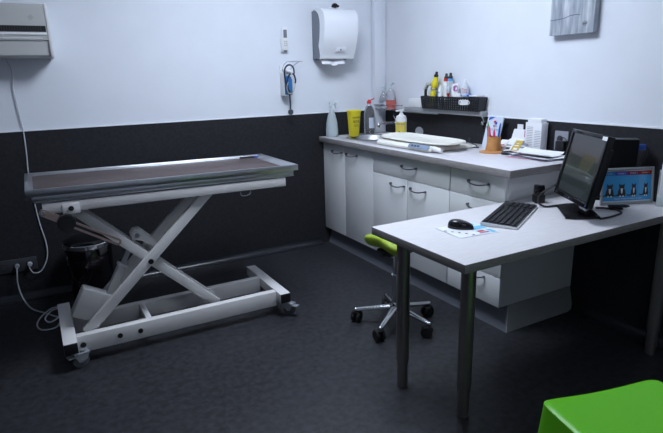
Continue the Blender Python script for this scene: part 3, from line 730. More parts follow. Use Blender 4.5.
# black PC box behind, VGA plug
TO = Vector((-.097, -2.312, DZ)); tx = Vector((.67, -.74, 0)).normalized(); ty = Vector((.74, .67, 0)).normalized()
TM = frame(TO, tx, ty)
t = thing('computer_case', 'small black computer case standing behind the monitor', 'computer', TO)
B().box(-.235, 0, .0, .062, .0005, .305, .002, M=TM).make('case_body', mat('matt black metal', (.004, .004, .005, 1), .7, spec=.15), t)
B().box(-.235, .0, .0, .062, .3055, .3085, .0005, M=TM).make('case_top', mat('dark grey metal', (.05, .055, .065, 1), .4), t)
t = thing('video_plug', 'blue video plug with black lead on the computer case side', 'plug', TM @ Vector((.002, .03, .27)))
B().box(.0015, .034, .018, .042, .255, .282, .002, M=TM).make('plug_body', M_blue, t)
B().tube([TM @ Vector(p) for p in ((.034, .03, .268), (.045, .025, .262), (.047, .02, .235), (.035, .02, .20), (.015, .02, .16), (.012, .02, .05), (.015, .02, .006))], .004, 8).make('lead', M_blk, t)

# acrylic stand with cats card
FY = math.radians(-23); ft = math.radians(7.1)
fr = Vector((math.cos(FY), math.sin(FY), 0)); fn = Vector((-math.sin(FY), math.cos(FY), 0)); fu = Vector((0, 0, math.cos(ft))) + fn * math.sin(ft)
FM = frame((-.172, -2.330, DZ + .002), fr, fu)
t = thing('picture_stand', 'clear framed desk stand with a blue card of four cats', 'picture stand', (-.164, -2.32, DZ))
W2, FH = .136, .178
b = B()
for a in ((-W2, -W2 + .010, 0, FH), (W2 - .010, W2, 0, FH), (-W2 + .0101, W2 - .0101, FH - .014, FH), (-W2 + .0101, W2 - .0101, 0, .012)): b.box(*a, -.006, .004, .001, M=FM)
b.make('frame', mat('grey acrylic edge', (.34, .37, .38, 1), .25), t)
B().box(-W2 + .0102, W2 - .0102, .0121, FH - .0141, -.005, -.002, M=FM).make('backing', M_paper, t)
B().bar(FM @ Vector((0, .10, -.0062)), Vector((-.18, -2.31, DZ + .003)) + fn * .030, .06, .003, side=fr).make('easel_leg', M_ivory, t)
b = B(); hx = .124; y0, y1 = .018, .160
b.box(-hx, hx, y0, y1 - .019, -.0019, .0002, m=0, M=FM)
for k in range(4): b.box(-hx + k * hx / 2, -hx + (k + 1) * hx / 2, y1 - .0189, y1, -.0019, .0002, m=1 + k, M=FM)
def cat_at(cx, s, fat):
    def P(pts, m, z): b.prism([(cx + x * s * fat, .040 + y * s) for x, y in pts], 2, z, z + .0004, m=m, M=FM)
    P([(-.16, 0), (.16, 0), (.19, .10), (.16, .26), (.11, .36), (-.11, .36), (-.17, .24), (-.2, .10)], 5, .0003)          # body
    P([(-.115, .34), (-.09, .33), (.09, .33), (.115, .36), (.13, .44), (.135, .56), (.065, .50), (-.065, .50), (-.135, .56), (-.13, .42)], 5, .0004)  # head with ears
    P([(-.18, .02), (-.18, .09), (-.32, .05), (-.44, .075), (-.50, .05), (-.38, .0)], 5, .0003)      # tail
    P([(-.055, .34), (.055, .34), (.035, .16), (.0, .10), (-.035, .18)], 6, .0008)                    # chest
    P([(-.11, -.03), (-.03, -.03), (-.03, .03), (-.11, .03)], 6, .0008); P([(.03, -.03), (.11, -.03), (.11, .03), (.03, .03)], 6, .0008)
for k in range(4): cat_at(-hx + (k + .55) * hx / 2, .112, (1.0, .95, .68, .62)[k])
for k in range(4): b.text(('STADE 1', 'STADE 2', 'STADE 3', 'STADE 4')[k], .0105, FM @ Matrix.Translation((-hx + (k + .5) * hx / 2, y1 - .010, .0006)), 7)
b.text('Maladie rénale chronique du chat', .0105, FM @ Matrix.Translation((.005, .028, .0006)), 7)
b.make('printed_card', [M_cyan, M_hb, M_hv, M_hm, M_hr, M_dk, M_paper, M_pap2], t)

t = thing('leaflet_holder', 'clear stand of tall white leaflets at the right edge of the desk', 'leaflet holder', (-.06, -2.455, DZ))
lx = Vector((.56, -.83, 0)).normalized(); LM = frame((-.085, -2.422, DZ + .0005), lx, (.83, .56, 0))
B().box(.006, .082, -.012, .020, .004, .205, .0008, M=LM).make('leaflets', M_paper, t)
b = B().box(0, .090, -.020, -.017, 0, .055, .0008, M=LM).box(0, .003, -.0168, .03, 0, .055, .0005, M=LM).box(0, .09, -.0168, .03, -.0003, .0025, M=LM).box(.0, .09, .0265, .03, .003, .17, M=LM); b.make('holder', M_frost, t)

# ================================================================== STOOL
SX, SY = -1.003, -1.582
t = thing('saddle_stool', 'lime green saddle stool on a chrome five-star base behind the desk', 'stool', (SX, SY, 0))
def seat(u, v):
    a = 2 * math.pi * u; f = math.radians(2)       # pommel direction
    base = .130 + .036 * math.cos(3 * (a - f)) - .022 * math.cos(a - f) 
    s_ = math.sin(math.pi * v); r = base * (s_ ** .42)
    c_ = math.cos(math.pi * v)
    x, y = r * math.cos(a), r * math.sin(a)
    al = math.cos(a - f); ac = math.sin(a - f)
    z = .512 + (.028 if c_ > 0 else .056) * c_ + .012 * (r / .13) ** 2 * (al * al) - .020 * (r / .13) ** 2 * ac * ac
    return (SX - .008 + x, SY - .002 + y, z)
b = B(); b.grid(seat, 48, 20); bmesh.ops.remove_doubles(b.bm, verts=b.bm.verts[:], dist=.0008); bmesh.ops.recalc_face_normals(b.bm, faces=b.bm.faces[:])
b.make('seat', M_lime, t, angle=80)
B().box(SX - .09, SX + .07, SY - .06, SY + .06, .430, .452, .006).bar((SX - .05, SY - .0, .441), (SX - .12, SY - .03, .438), .01, .01).make('tilt_mechanism', M_blk, t)
B().cyl((SX, SY, .25), (SX, SY, .4295), .016).make('gas_piston', M_chrome, t)
B().cyl((SX, SY, .10), (SX, SY, .29), .025).cyl((SX, SY, .29), (SX, SY, .30), .027).make('column', M_chrome, t)
B().lathe([(.030, .075), (.036, .085), (.036, .12), (.027, .14)], (SX, SY, 0), 32).make('hub', M_chrome, t)
for k in range(5):
    a = math.radians(142 + 72 * k - 1); d = Vector((math.cos(a), math.sin(a), 0)); o_ = Vector((SX, SY, 0)); sd = Vector((-d.y, d.x, 0))
    b = B(); b.grid(lambda u, v: o_ + d * (.033 + .195 * u) + sd * ((.021 - .007 * u) * math.cos(2 * math.pi * v)) + Vector((0, 0, .105 - .028 * u + (.016 - .005 * u) * math.sin(2 * math.pi * v))), 8, 16)
    b.ball(o_ + d * .228 + Vector((0, 0, .077)), .0125)
    b.make('star_arm', M_chrome, t, angle=70)
    e = o_ + d * .228
    sw = math.radians(35 + 50 * k); cd = Vector((math.cos(sw), math.sin(sw), 0)); ax_ = Vector((-cd.y, cd.x, 0)); wc = e + cd * .012 + Vector((0, 0, .0322))
    cs = B().cyl(e + Vector((0, 0, .050)), e + Vector((0, 0, .066)), .009).bar(wc - cd * .026 + Vector((0, 0, .026)), wc + cd * .02 + Vector((0, 0, .026)), .036, .014, side=ax_, bev=.004).make('caster', M_blk, t)
    b = B()
    for q in (-1, 1): b.cyl(wc + ax_ * q * .007, wc + ax_ * q * .026, .0315, seg=24, bev=.003)
    b.make('wheel', M_rub, cs)

# ================================================================== GREEN PLASTIC STOOL / SEAT (bottom right)
GO = Vector((-1.327, -3.168, 0)); ga = math.radians(-14.3)
t = thing('plastic_stool', 'bright green moulded plastic stool in the near right corner', 'stool', GO, ga)
GW, GD, GH = .207, .190, .455
def rr_outline(hx, hy, r, n=6):
    pts = []
    for cx, cy, a0 in ((hx - r, hy - r, 0), (-hx + r, hy - r, 90), (-hx + r, -hy + r, 180), (hx - r, -hy + r, 270)):
        for k in range(n + 1):
            a = math.radians(a0 + 90 * k / n); pts.append((cx + r * math.cos(a), cy + r * math.sin(a)))
    return pts
b = B()
tm = bmesh.new()
N = 24
def sup(x, y, e=12):
    k = max(abs(x), abs(y))
    if k < 1e-4: return 0.0, 0.0, 0.0
    q = ((abs(x) / k) ** e + (abs(y) / k) ** e) ** (1 / e)
    return x / q, y / q, k
def ztop(X): return GH - .012 * (1 - (X / GW) ** 2)
def gtop(u, v):
    x, y, k = sup((u - .5) * 2, (v - .5) * 2)
    return (x * GW, y * GD, ztop(x * GW) - .008 * max(0, (k - .95) / .05) ** 2)
b.grid(gtop, 40, 40)
b.make('seat', M_green, t, world=False, angle=60)
def ring(u, v):
    q = (u * 4) % 4; sd_ = int(q) % 4; s_ = -1 + 2 * (q - int(q))
    x, y = ((s_, -1), (1, s_), (-s_, 1), (-1, -s_))[sd_]
    x, y, k = sup(x, y)
    arch = .36 * (1 - (abs(s_) / .62) ** 2.6) ** (1 / 2.6) if abs(s_) < .62 else 0
    zt = ztop(x * GW) - .008
    z = zt + (arch - zt) * v
    fl = 1 + .15 * (1 - z / zt)
    return (x * GW * fl, y * GD * fl, z)
b = B(); b.grid(ring, 160, 12); bmesh.ops.remove_doubles(b.bm, verts=b.bm.verts[:], dist=.0002); bmesh.ops.recalc_face_normals(b.bm, faces=b.bm.faces[:])
bmesh.ops.solidify(b.bm, geom=b.bm.faces[:], thickness=.004)
b.make('side_shell', M_green, t, world=False, angle=50)

# ================================================================== ON THE BACK WALL
t = thing('air_conditioner', 'pale grey wall air conditioner with dark slotted grille, high on the back wall', 'air conditioner', (-2.9, 0, 1.51))
AX0, AX1 = -3.30, -2.470
prof = [(-.008, 1.81), (-.18, 1.81), (-.197, 1.80), (-.20, 1.78), (-.20, 1.612), (-.192, 1.606), (-.192, 1.53), (-.180, 1.516), (-.008, 1.516)]
B().prism(prof, 0, AX0 + .01, AX1 - .016).make('body', M_ac, t)
cap = [(-.008, 1.813), (-.182, 1.813), (-.201, 1.803), (-.205, 1.782), (-.205, 1.53), (-.195, 1.513), (-.182, 1.510), (-.008, 1.510)]
for a in ((AX0, AX0 + .0099), (AX1 - .0159, AX1)): B().prism(cap, 0, *a, bev=.003).make('end_cap', M_wp, t)
g = B().box(AX0 + .03, AX1 - .022, -.2020, -.2002, 1.657, 1.690).make('grille', M_blk, t)
b = B()
for k in range(58):
    x = AX0 + .04 + k * .013
    if x < AX1 - .026: b.box(x, x + .0035, -.2035, -.2021, 1.659, 1.688)
b.make('grille_fins', mat('dark grey plastic', (.05, .055, .06, 1), .5), g)
B().box(AX0 + .012, AX1 - .020, -.207, -.2005, 1.640, 1.652, .002).make('upper_louver', M_wp, t)
B().bar((AX0 + .4, -.204, 1.622), (AX0 + .4, -.197, 1.612), AX1 - AX0 - .06, .006, side=(1, 0, 0)).make('lower_louver', M_wp, t)
B().box(-.012, .012, -.012, .012, 0, .0012, M=frame((-2.56, -.2005, 1.735), (1, 0, .8), (-.8, 0, 1))).make('emblem', mat('emblem grey', (.42, .42, .42, 1), .4), t)
t = tag(B().tube([(-2.72, -.02, 1.5145), (-2.70, -.012, 1.45), (-2.708, -.012, 1.34), (-2.700, -.012, 1.20), (-2.693, -.0115, 1.085), (-2.697, -.011, .95), (-2.704, -.012, .83), (-2.70, -.012, .65), (-2.69, -.014, .50), (-2.672, -.02, .36), (-2.682, -.024, .26), (-2.725, -.028, .185), (-2.768, -.036, .18), (-2.787, -.045, .215), (-2.786, -.042, .236)], .0036, 8).make('air_conditioner_cable', mat('white cable sheath', (.62, .64, .68, 1), .45)), 'pale cable hanging down the back wall from the air conditioner to a floor-level socket', 'cable')
t = thing('socket_strip', 'dark wall strip of three power sockets low on the back wall', 'socket', (-2.85, -.006, .24))
B().box(-3.02, -2.742, -.016, -.0065, .198, .284, .003).make('plate', M_sock, t)
for x in (-2.928, -2.856, -2.784):
    s_ = B().cyl((x, -.0161, .241), (x, -.0175, .241), .021).make('socket_face', M_blk, t)
    B().cyl((x, -.0176, .241), (x, -.0179, .241), .017).make('recess', M_sock, s_)
for x, lb in ((-2.856, 'dark plug in the middle socket of the low wall strip'), (-2.784, 'pale plug in the right socket of the low wall strip')):
    tag(B().cyl((x, -.0185, .241), (x, -.05, .241), .0155, .012, bev=.002).make('power_plug', M_cable if x > -2.8 else M_sock2, origin=(x, -.03, .241)), lb, 'plug')
tag(B().tube([(-2.856, -.048, .238), (-2.862, -.056, .20), (-2.868, -.058, .12), (-2.85, -.10, .04), (-2.81, -.22, .009), (-2.74, -.33, .0065), (-2.70, -.40, .0065), (-2.66, -.48, .0065), (-2.69, -.59, .0065), (-2.76, -.585, .0065), (-2.785, -.50, .0075), (-2.76, -.40, .014), (-2.70, -.30, .015), (-2.655, -.32, .015), (-2.665, -.45, .015), (-2.715, -.52, .016), (-2.74, -.46, .022), (-2.70, -.36, .024), (-2.64, -.35, .024), (-2.6, -.42, .03), (-2.52, -.47, .06), (-2.46, -.50, .12), (-2.45, -.52, .165)], .0042, 8).make('table_power_cable', M_cable), 'grey power cable coiled on the floor by the left foot of the examination table', 'cable')

t = thing('thermometer_remote', 'slim white wall remote with a dark display above the soap dispenser', 'remote', (-.894, -.008, 1.64)); t.name = 'wall_remote'
WM[t.name] = Matrix.Translation((-.894, -.008, 1.64))
B().box(-.928, -.874, -.020, -.0005, 1.553, 1.655, .004).make('cradle', M_wp, t)
B().box(-.924, -.878, -.032, -.0205, 1.565, 1.728, .005).make('remote_body', M_wp, t)
B().box(-.915, -.887, -.0335, -.0322, 1.655, 1.712, .001).make('display', M_win, t)
b = B()
for r in range(3):
    for q in range(2): b.box(-.914 + .016 * q, -.902 + .016 * q, -.0335, -.0322, 1.595 + .014 * r, 1.604 + .014 * r, .0005)
b.make('button', M_ac, t)
B().box(-.911, -.891, -.026, -.0202, 1.557, 1.5645).make('clip', M_dk, t)

t = thing('soap_dispenser', 'white wall soap dispenser holding a blue bottle, with a long wire lever', 'dispenser', (-0.9120, -.008, 1.35))
B().box(-0.9470, -0.8540, -.012, -.0005, 1.235, 1.455, .003).box(-0.9470, -0.9420, -.075, -.0121, 1.235, 1.40, .002).box(-0.9419, -0.8670, -.075, -.0121, 1.235, 1.241, .002).make('back_plate', M_wp, t)
B().lathe([(.028, 1.2415), (.031, 1.246), (.031, 1.35), (.022, 1.372), (.014, 1.38)], (-0.9020, -.052, 0), 28).make('bottle', mat('deep blue soap bottle', (.03, .17, .45, 1), .3), t)
B().cyl((-0.9020, -.052, 1.3805), (-0.9020, -.052, 1.405), .017).box(-0.9270, -0.8800, -.085, -.013, 1.4055, 1.425, .005).cyl((-0.9020, -.08, 1.415), (-0.9020, -.12, 1.400), .008).make('pump_head', M_wp, t)
B().tube([(-0.9320, -.02, 1.42), (-0.9340, -.05, 1.455), (-0.9300, -.10, 1.480), (-0.9220, -.13, 1.482), (-0.8520, -.135, 1.482), (-0.8170, -.135, 1.481)], .003, 8, smooth=3).tube([(-0.8750, -.02, 1.42), (-0.8640, -.07, 1.45), (-0.8470, -.134, 1.481)], .003, 8, smooth=3).make('lever', M_steel, t)
t = thing('stethoscope', 'navy stethoscope hanging looped over the soap dispenser', 'stethoscope', (-0.9120, -.10, 1.42))
b = B()
b.tube([(-0.9080, -.090, 1.270), (-0.9270, -.092, 1.285), (-0.9400, -.095, 1.33), (-0.9500, -.098, 1.385), (-0.9470, -.10, 1.43), (-0.9270, -.104, 1.455), (-0.9020, -.104, 1.457), (-0.8800, -.102, 1.440), (-0.8720, -.10, 1.405), (-0.8780, -.098, 1.385)], .0062, 10)
b.tube([(-0.9140, -.092, 1.270), (-0.9280, -.096, 1.30), (-0.9300, -.10, 1.345), (-0.9170, -.104, 1.385), (-0.8960, -.106, 1.397), (-0.8750, -.104, 1.385), (-0.8640, -.102, 1.35), (-0.8670, -.10, 1.325)], .0062, 10)
b.tube([(-0.9110, -.091, 1.272), (-0.9100, -.088, 1.22), (-0.9060, -.082, 1.17), (-0.9060, -.078, 1.135)], .0058, 10)
b.make('tubing', M_navy, t)
B().tube([(-0.8670, -.10, 1.3245), (-0.8700, -.098, 1.295), (-0.8840, -.096, 1.262), (-0.9060, -.097, 1.250), (-0.9270, -.097, 1.262), (-0.9360, -.099, 1.30), (-0.9270, -.105, 1.335)], .0032, 8).make('binaural', mat('cream rubber', (.62, .52, .33, 1), .5), t)
B().cyl((-0.9060, -.090, 1.113), (-0.9060, -.076, 1.113), .021, bev=.003).make('chestpiece', mat('dark steel', (.12, .14, .15, 1), .3, 1.0), t)

t = thing('towel_dispenser', 'large white curved paper towel dispenser mounted high on the back wall', 'dispenser', (-.51, -.008, 1.49))
X0, X1 = -.662, -.372
B().box(X0 + .002, X1 - .002, -.030, -.0005, 1.493, 1.85, .004).make('back_plate', M_win, t)
outer = [(-.0305, 1.862), (-.10, 1.866), (-.155, 1.855), (-.190, 1.830), (-.208, 1.79), (-.212, 1.74), (-.205, 1.68), (-.190, 1.62), (-.168, 1.565), (-.15, 1.525), (-.142, 1.502)]
inner = [(p[0] + .012 if i else p[0], p[1] - .009) for i, p in enumerate(outer)]
oc = [(v.x, v.y) for v in catmull([(p[0], p[1], 0) for p in outer], 4)]
ic = [(v.x + .006, v.y - .006) for v in catmull([(p[0], p[1], 0) for p in outer], 4)]
ic[0] = (-.0305, ic[0][1])
B().prism(oc + ic[::-1], 0, X0, X1).make('cover', M_wp2, t, angle=50)
side = [(-.0305, 1.8555)] + [(a[0] + .0062, a[1] - .0062) for a in oc[2:]] + [(-.0305, 1.503)]
# side cheeks: white band with tinted window
for xa, xb in ((X0 + .004, X0 + .010), (X1 - .010, X1 - .004)):
    B().prism(side, 0, xa, xb).make('side_cheek', M_wp2 if False else M_win, t)
band_o = [(a[0] + .0062, a[1] - .0062) for a in oc[4:]]
def inset(p, k): return (p[0] + (.070 if p[1] > 1.60 else .070 * max(.25, (p[1] - 1.50) / .10)), p[1] - .004)
band_i = [inset(p, 0) for p in band_o]
for xa, xb in ((X0 - .001, X0 + .0038), (X1 - .0038, X1 + .001)):
    B().prism(band_o + band_i[::-1], 0, xa, xb).make('side_band', M_wp2, t, angle=50)
B().cyl((X0 + .012, -.095, 1.735), (X1 - .012, -.095, 1.735), .082, seg=40).make('paper_roll', M_paper, t)
b = B(); Ml = frame((-.51, -.1755, 1.565), (1, 0, 0), (0, -.36, .93))
b.box(-.045, .045, -.018, .018, 0, .0035, .0015, M=Ml).cyl(Ml @ Vector((0, 0, .004)), Ml @ Vector((0, 0, .0055)), .006, m=1)
b.make('latch_plate', [M_wp2, M_win], t)
b = B(); b.grid(lambda u, v: (X0 + .015 + .20 * u, -.085 - .045 * v ** .7 - .006 * math.sin(9 * u), 1.515 - .055 * v - .012 * (abs(2 * u - 1.1) < .25) * v), 16, 5, thick=.0015)
b.make('paper_sheet', M_paper, t)
B().box(X0 + .02, X1 - .02, -.135, -.031, 1.503, 1.512, .002).make('outlet_bar', M_win, t)
t = tag(B().ball((-.512, -.105, 1.886), .017, (1.5, 1, 1)).ball((-.49, -.105, 1.882), .012, (1.3, 1, .9)).ball((-.528, -.10, 1.880), .010).box(-.52, -.50, -.11, -.098, 1.868, 1.874).make('key_knob', M_blkg, origin=(-.51, -.105, 1.868)), 'small black knob lying on top of the paper towel dispenser', 'knob')

# ================================================================== PICTURE ON THE RIGHT WALL
t = thing('canvas_picture', 'grey weathered-wood canvas picture hung high on the right wall', 'picture', (-.005, -1.83, 1.555))
m = bpy.data.materials.new('weathered grey paint'); m.use_nodes = True; nt = m.node_tree; p = nt.nodes['Principled BSDF']; p.inputs['Roughness'].default_value = .6
tc = nt.nodes.new('ShaderNodeTexCoord'); mp = nt.nodes.new('ShaderNodeMapping'); mp.inputs['Scale'].default_value = (1, 22, 3)
n1 = nt.nodes.new('ShaderNodeTexNoise'); n1.inputs['Scale'].default_value = 1.6; n1.inputs['Detail'].default_value = 8
r = nt.nodes.new('ShaderNodeValToRGB'); e = r.color_ramp.elements; e[0].position = .3; e[0].color = (.20, .23, .28, 1); e[1].position = .72; e[1].color = (.62, .65, .68, 1)
k = e.new(.5); k.color = (.38, .42, .48, 1)
nt.links.new(tc.outputs['Object'], mp.inputs[0]); nt.links.new(mp.outputs[0], n1.inputs['Vector']); nt.links.new(n1.outputs['Fac'], r.inputs[0]); nt.links.new(r.outputs[0], p.inputs['Base Color'])
B().box(-.042, -.008, -1.965, -1.693, 1.557, 1.95, .0015).make('canvas', m, t)
b = B()
cz = Vector((-.0425, -1.913, 1.605))
b.tube([cz + Vector((0, .006, .012)), cz + Vector((0, .004, -.01))], .0012, 6, smooth=0).tube([cz + Vector((0, -.006, .014)), cz + Vector((0, -.004, -.012))], .0012, 6, smooth=0).tube([cz + Vector((0, .011, -.002)), cz + Vector((0, -.012, .003))], .0012, 6, smooth=0).tube([cz + Vector((0, .013, .006)), cz + Vector((0, .010, -.008))], .0012, 6, smooth=0).tube([cz + Vector((0, -.013, .008)), cz + Vector((0, -.010, -.006))], .0012, 6, smooth=0)
b.make('painted_sign', M_dk, t)
B().tube([(-.0422, -1.695, 1.637), (-.0422, -1.78, 1.642), (-.0422, -1.82, 1.652), (-.0422, -1.86, 1.654), (-.0422, -1.88, 1.650)], .0013, 6).make('painted_line', mat('painted dark blue', (.06, .08, .11, 1), .6), t)

# ================================================================== EXAMINATION TABLE
TX, TY = -2.03, -.815
t = thing('examination_table', 'cream scissor-lift veterinary examination table with brown mat top', 'table', (TX, TY, 0))
TT = Matrix.Translation((TX + 0, TY, .90)) @ Matrix.Rotation(math.radians(.67), 4, 'Y')   # tray plane, a touch lower at the right
x0, x1, y0, y1 = -.686, .690, -.272, .285
z_ = -.008
b = B()
rim = [(x0, x1, y0, y0 + .016), (x0, x1, y1 - .016, y1), (x0, x0 + .016, y0 + .0161, y1 - .0161), (x1 - .016, x1, y0 + .0161, y1 - .0161)]
for a in rim: b.box(a[0], a[1], a[2], a[3], z_ - .033, z_, .0015, M=TT)
# sloping inner lips, broad at both short ends
def lip(p, q, r_, s_): b.poly([TT @ Vector(v) for v in (p, q, r_, s_)])
zi = z_ - .012
b.box(x0 + .0161, x1 - .0161, y0 + .0161, y1 - .0161, z_ - .033, z_ - .026, M=TT)
i_ = .016; wE = .055; wS = .028
lip((x0 + i_, y0 + i_, z_ - .001), (x0 + i_ + .018, y0 + i_ + wS * .4, zi), (x0 + i_ + .018, y1 - i_ - wS, zi), (x0 + i_, y1 - i_, z_ - .001))
lip((x1 - i_, y1 - i_, z_ - .001), (x1 - i_ - wE, y1 - i_ - wS, zi), (x1 - i_ - wE, y0 + i_ + wS * .4, zi), (x1 - i_, y0 + i_, z_ - .001))
cf = []
def far_lip(u, v):
    a = math.pi / 2 * v
    xl = x0 + i_ + .018 * math.sin(a); xr = x1 - i_ - wE * math.sin(a)
    return TT @ Vector((xl + (xr - xl) * u, y1 - i_ - wS * (1 - math.cos(a)), z_ - .001 - (.011) * math.sin(a)))
b.grid(far_lip, 4, 8)
lip((x1 - i_, y0 + i_, z_ - .001), (x1 - i_ - wE, y0 + i_ + wS * .4, zi), (x0 + i_ + .018, y0 + i_ + wS * .4, zi), (x0 + i_, y0 + i_, z_ - .001))
tr = b.make('tray_rim', M_steel, t)
B().box(x0 + i_ + .0185, x1 - i_ - wE - .0005, y0 + i_ + wS * .4 + .0005, y1 - i_ - wS - .0005, z_ - .0255, zi - .0005, .001, M=TT).make('mat', M_mat, t)
B().box(x0 + .022, x1 - .028, y0 + .006, y1 - .006, z_ - .058, z_ - .0335, .001, M=TT).box(x0 + .030, x1 - .030, y0 - .002, y1 + .002, z_ - .063, z_ - .0585, .001, M=TT).make('tray_support', M_steel, t)
b = B()
for yy in (y0 + .002, y1 - .026): b.box(x0 + .060, x1 - .080, yy, yy + .024, z_ - .118, z_ - .068, .003, M=TT)
for xx in (x0 + .10, -.02, x1 - .16): b.box(xx, xx + .05, y0 + .0265, y1 - .0265, z_ - .100, z_ - .069, M=TT)
b.box(x0 + .07, x0 + .11, y0 + .01, y0 + .04, z_ - .0675, z_ - .0635, M=TT).box(x1 - .13, x1 - .09, y0 + .01, y0 + .04, z_ - .0675, z_ - .0635, M=TT).box(x1 - .13, x1 - .09, y1 - .04, y1 - .01, z_ - .0675, z_ - .0635, M=TT)
b.make('upper_frame', M_cream, t)
b = B(); b.box(-.545, -.470, y0 - .0032, y0 + .0015, .768, .818, .001, M=Matrix.Translation((TX, TY, 0))); pl = b.make('pivot_plate', M_cream, t)
B().cyl((TX - .508, TY + y0 - .0035, .795), (TX - .508, TY + y0 - .010, .795), .012, bev=.002).make('bolt', M_blk, pl)
B().tube([(TX + .34, TY - .25, .760), (TX + .345, TY - .25, .742), (TX + .37, TY - .25, .738), (TX + .395, TY - .25, .745), (TX + .40, TY - .25, .761)], .003, 8).make('hook', M_steel, t)
# base frame (top of rails z .148)
b = B()
def L_(x, y, z): return (TX + x, TY + y, z)
def bx_(b, xa, xb, ya, yb, za, zb, bev=.003): b.box(TX + xa, TX + xb, TY + ya, TY + yb, za, zb, bev)
bx_(b, -.5725, .503, -.292, -.247, .058, .148); b.make('base_rail', M_cream, t)
b = B(); bx_(b, -.5725, .503, -.035, .010, .058, .148); b.make('base_rail', M_cream, t)
b = B(); bx_(b, -.23, -.20, -.2465, -.0355, .09, .145); b.make('cross_bar', M_cream, t)
for xa, xb in ((-.636, -.573), (.5035, .566)):
    f_ = B(); bx_(f_, xa, xb, -.355, .208, .092, .150); fo = f_.make('foot_beam', M_cream, t)
    for ya, yb in ((-.3585, -.3552), (.2082, .2115)):
        if True:
            e_ = B(); bx_(e_, xa + .001, xb - .001, ya, yb, .094, .148, .0005); e_.make('end_cap', M_blk, fo)
for bx__, bz_, rr in ((-.548, .100, .014), (-.373, .104, .013), (-.272, .104, .013)): B().cyl(L_(bx__, -.2925, bz_), L_(bx__, -.300, bz_), rr, bev=.002).make('bolt', M_blk, t)
# scissor arms
def arm(p0, p1, y, wd=.030, ht=.050): return B().bar(L_(p0[0], y, p0[1]), L_(p1[0], y, p1[1]), wd, ht, side=(0, 1, 0), bev=.003).make('scissor_arm', M_cream, t)
A0, A1, B0, B1 = (-.521, .135), (.175, .79), (-.525, .80), (.175, .12)
arm(A0, A1, -.228); arm(A0, A1, -.050)
arm(B0, B1, -.194); arm(B0, B1, -.084)
B().cyl(L_(-.172, -.2435, .454), L_(-.172, -.251, .454), .014, bev=.002).make('pivot_bolt', M_blk, t)
B().cyl(L_(-.172, -.243, .454), L_(-.172, -.034, .454), .010).make('pivot_shaft', M_steel, t)
B().cyl(L_(-.46, -.213, .18), L_(-.46, -.065, .18), .012).make('lower_shaft', M_steel, t)
# lifting actuator
mb = frame(L_(-.385, -.14, .276), (.478, 0, .878), (0, 1, 0))     # local x runs up along the actuator, z up-left
B().box(-.150, .010, -.036, .050, -.022, .140, .010, M=mb).make('motor_housing', M_cream2, t)
b = B(); b.box(-.14, .0, -.0372, -.0362, .032, .035, M=mb).box(-.075, -.072, -.0371, -.0363, .036, .13, M=mb); b.make('housing_seam', M_ac, t)
b = B().bar(mb @ Vector((.0105, 0, .0)), mb @ Vector((.175, 0, .0)), .042, .042, side=(0, 1, 0), bev=.004); b.make('actuator_tube', M_cream2, t)
B().bar(mb @ Vector((.168, 0, 0)), mb @ Vector((.182, 0, 0)), .050, .050, side=(0, 1, 0), bev=.002).make('tube_collar', M_cream, t)
B().cyl(mb @ Vector((.1825, 0, 0)), mb @ Vector((.355, 0, 0)), .013).make('actuator_rod', M_steel, t)
bp_ = mb @ Vector((.355, 0, 0))
b = B()
for q in (-.03, .03): b.prism([(bp_.x - .025, bp_.z - .02), (bp_.x + .02, bp_.z - .035), (bp_.x + .085, bp_.z - .085), (bp_.x + .10, bp_.z - .05), (bp_.x + .02, bp_.z + .03), (bp_.x - .012, bp_.z + .028), (bp_.x - .028, bp_.z + .005)], 1, bp_.y + q - .003, bp_.y + q + .003)
b.make('rod_bracket', M_cream, t)
B().cyl((bp_.x, bp_.y - .045, bp_.z), (bp_.x, bp_.y + .045, bp_.z), .012).make('bracket_pin', M_steel, t)
B().cyl(L_(-.50, -.213, .165), L_(-.50, -.066, .165), .010).make('lower_pin', M_steel, t)
# slotted tilt lever with black knob
la, lb_ = Vector(L_(-.628, -.300, .795)), Vector(L_(-.325, -.300, .603))
dl = (lb_ - la).normalized(); up_ = Vector((-dl.z, 0, dl.x))
b = B(); Mlv = frame(la, dl, up_); Lh = (lb_ - la).length
ol = [( .012 * math.cos(a), .016 * math.sin(a)) for a in [math.radians(90 + 15 * k) for k in range(13)]] + [(Lh + .012 * math.cos(a), .016 * math.sin(a)) for a in [math.radians(-90 + 15 * k) for k in range(13)]]
def lvp(pts, b): b.prism(pts, 2, -.003, .003, M=Mlv)
lvp([(-.016, 0), (-.012, .012), (0, .017), (.10, .017), (.10, -.017), (0, -.017), (-.012, -.012)], b)
lvp([(.1001, .017), (Lh, .017), (Lh, .007), (.1001, .007)], b); lvp([(.1001, -.007), (Lh, -.007), (Lh, -.017), (.1001, -.017)], b)
lvp([(Lh + .0001, .017), (Lh + .010, .014), (Lh + .017, 0), (Lh + .010, -.014), (Lh + .0001, -.017), (Lh + .0001, -.007), (Lh + .005, -.005), (Lh + .007, 0), (Lh + .005, .005), (Lh + .0001, .007)], b)
lv = b.make('tilt_lever', mat('brown bare metal', (.36, .27, .245, 1), .4, .5), t)
kc = la.lerp(lb_, .30)
B().cyl(kc + Vector((0, .010, 0)), kc + Vector((0, -.028, 0)), .043, .040, seg=10, bev=.005).make('knob', M_blk, lv)
B().cyl(la + Vector((0, .028, 0)), la + Vector((0, -.010, 0)), .009).make('lever_pivot', M_steel, lv)
B().cyl(kc + Vector((0, .0105, 0)), kc + Vector((0, .042, 0)), .010).make('knob_stud', M_steel, lv)
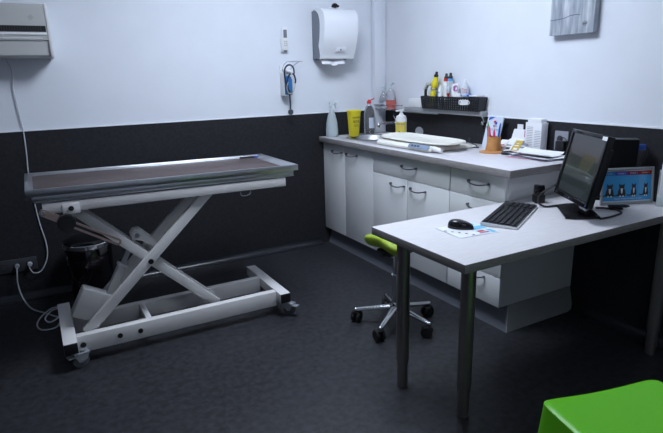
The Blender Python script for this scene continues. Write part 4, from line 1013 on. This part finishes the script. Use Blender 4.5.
# casters
def caster(x, y, rz, s=1.0):
    cz = .0395; R = frame(L_(x, y, 0), (math.cos(rz), math.sin(rz), 0), (-math.sin(rz), math.cos(rz), 0))
    k = B().cyl(R @ Vector((0, 0, .0805)), R @ Vector((0, 0, .0905)), .014)
    k.box(-.048, .028, -.021, .021, .070, .080, .002, M=R)
    for q in (-1, 1): k.prism([(-.045, .07), (.022, .07), (.012, .045), (-.012, .030), (-.028, .033)], 1, q * .019 - .0015, q * .019 + .0015, M=R)
    k.box(-.075, -.04, -.018, .018, .062, .070, .002, M=R)
    k = k.make('caster', M_zinc, t)
    B().cyl(R @ Vector((-.015, -.013, cz)), R @ Vector((-.015, .013, cz)), .0385, seg=32, bev=.003).make('wheel', M_wheel, k)
    B().cyl(R @ Vector((-.015, -.024, cz)), R @ Vector((-.015, .024, cz)), .007).make('axle', M_steel, k)
caster(-.555, -.318, math.radians(15)); caster(.560, -.318, math.radians(-60) + math.pi, 1); caster(-.600, .150, 1.2); caster(.535, .150, 2)
t = thing('pen', 'short black and blue pen lying at the far right of the examination table mat', 'pen', TT @ Vector((.56, .22, z_)))
pc = TT @ Vector((.575, .232, zi + .0065))
B().cyl(pc + Vector((-.055, .0, .0)), pc + Vector((.035, -.012, -.0005)), .006, seg=12).make('barrel', M_blk, t)
B().cyl(pc + Vector((.0355, -.012, -.0005)), pc + Vector((.062, -.0156, -.001)), .0055, seg=12).make('cap', M_blue, t)

# ================================================================== PEDAL BIN
BX, BY = -2.44, -.215
t = thing('pedal_bin', 'shiny black round pedal bin with a chrome lid rim behind the examination table', 'bin', (BX, BY, 0))
c = (BX, BY, 0)
B().lathe([(0.1277, .001), (0.1311, .004), (0.1311, .028), (0.1266, .03)], c, 48).make('base', M_rub, t)
B().lathe([(0.1243, .0305), (0.1277, .034), (0.1401, .355), (0.1379, .36)], c, 48).make('body', mat('mirror black metal', (0.1130, .105, .115, 1), .10, 1.0), t, angle=60)
B().lathe([(0.1412, .3605), (0.1469, .365), (0.1469, .388), (0.1424, .392)], c, 48).make('rim', M_chrome, t)
B().lathe([(0.1401, .3925), (0.1379, .402), (0.1130, .413), (0.0678, .419), (0.0226, .421), (0.0011, .4212)], c, 48).make('lid', M_blkg, t, angle=70)
B().bar((BX + .05, BY - .125, .018), (BX + .075, BY - .175, .014), .05, .006, bev=.002).make('pedal', M_chrome, t)
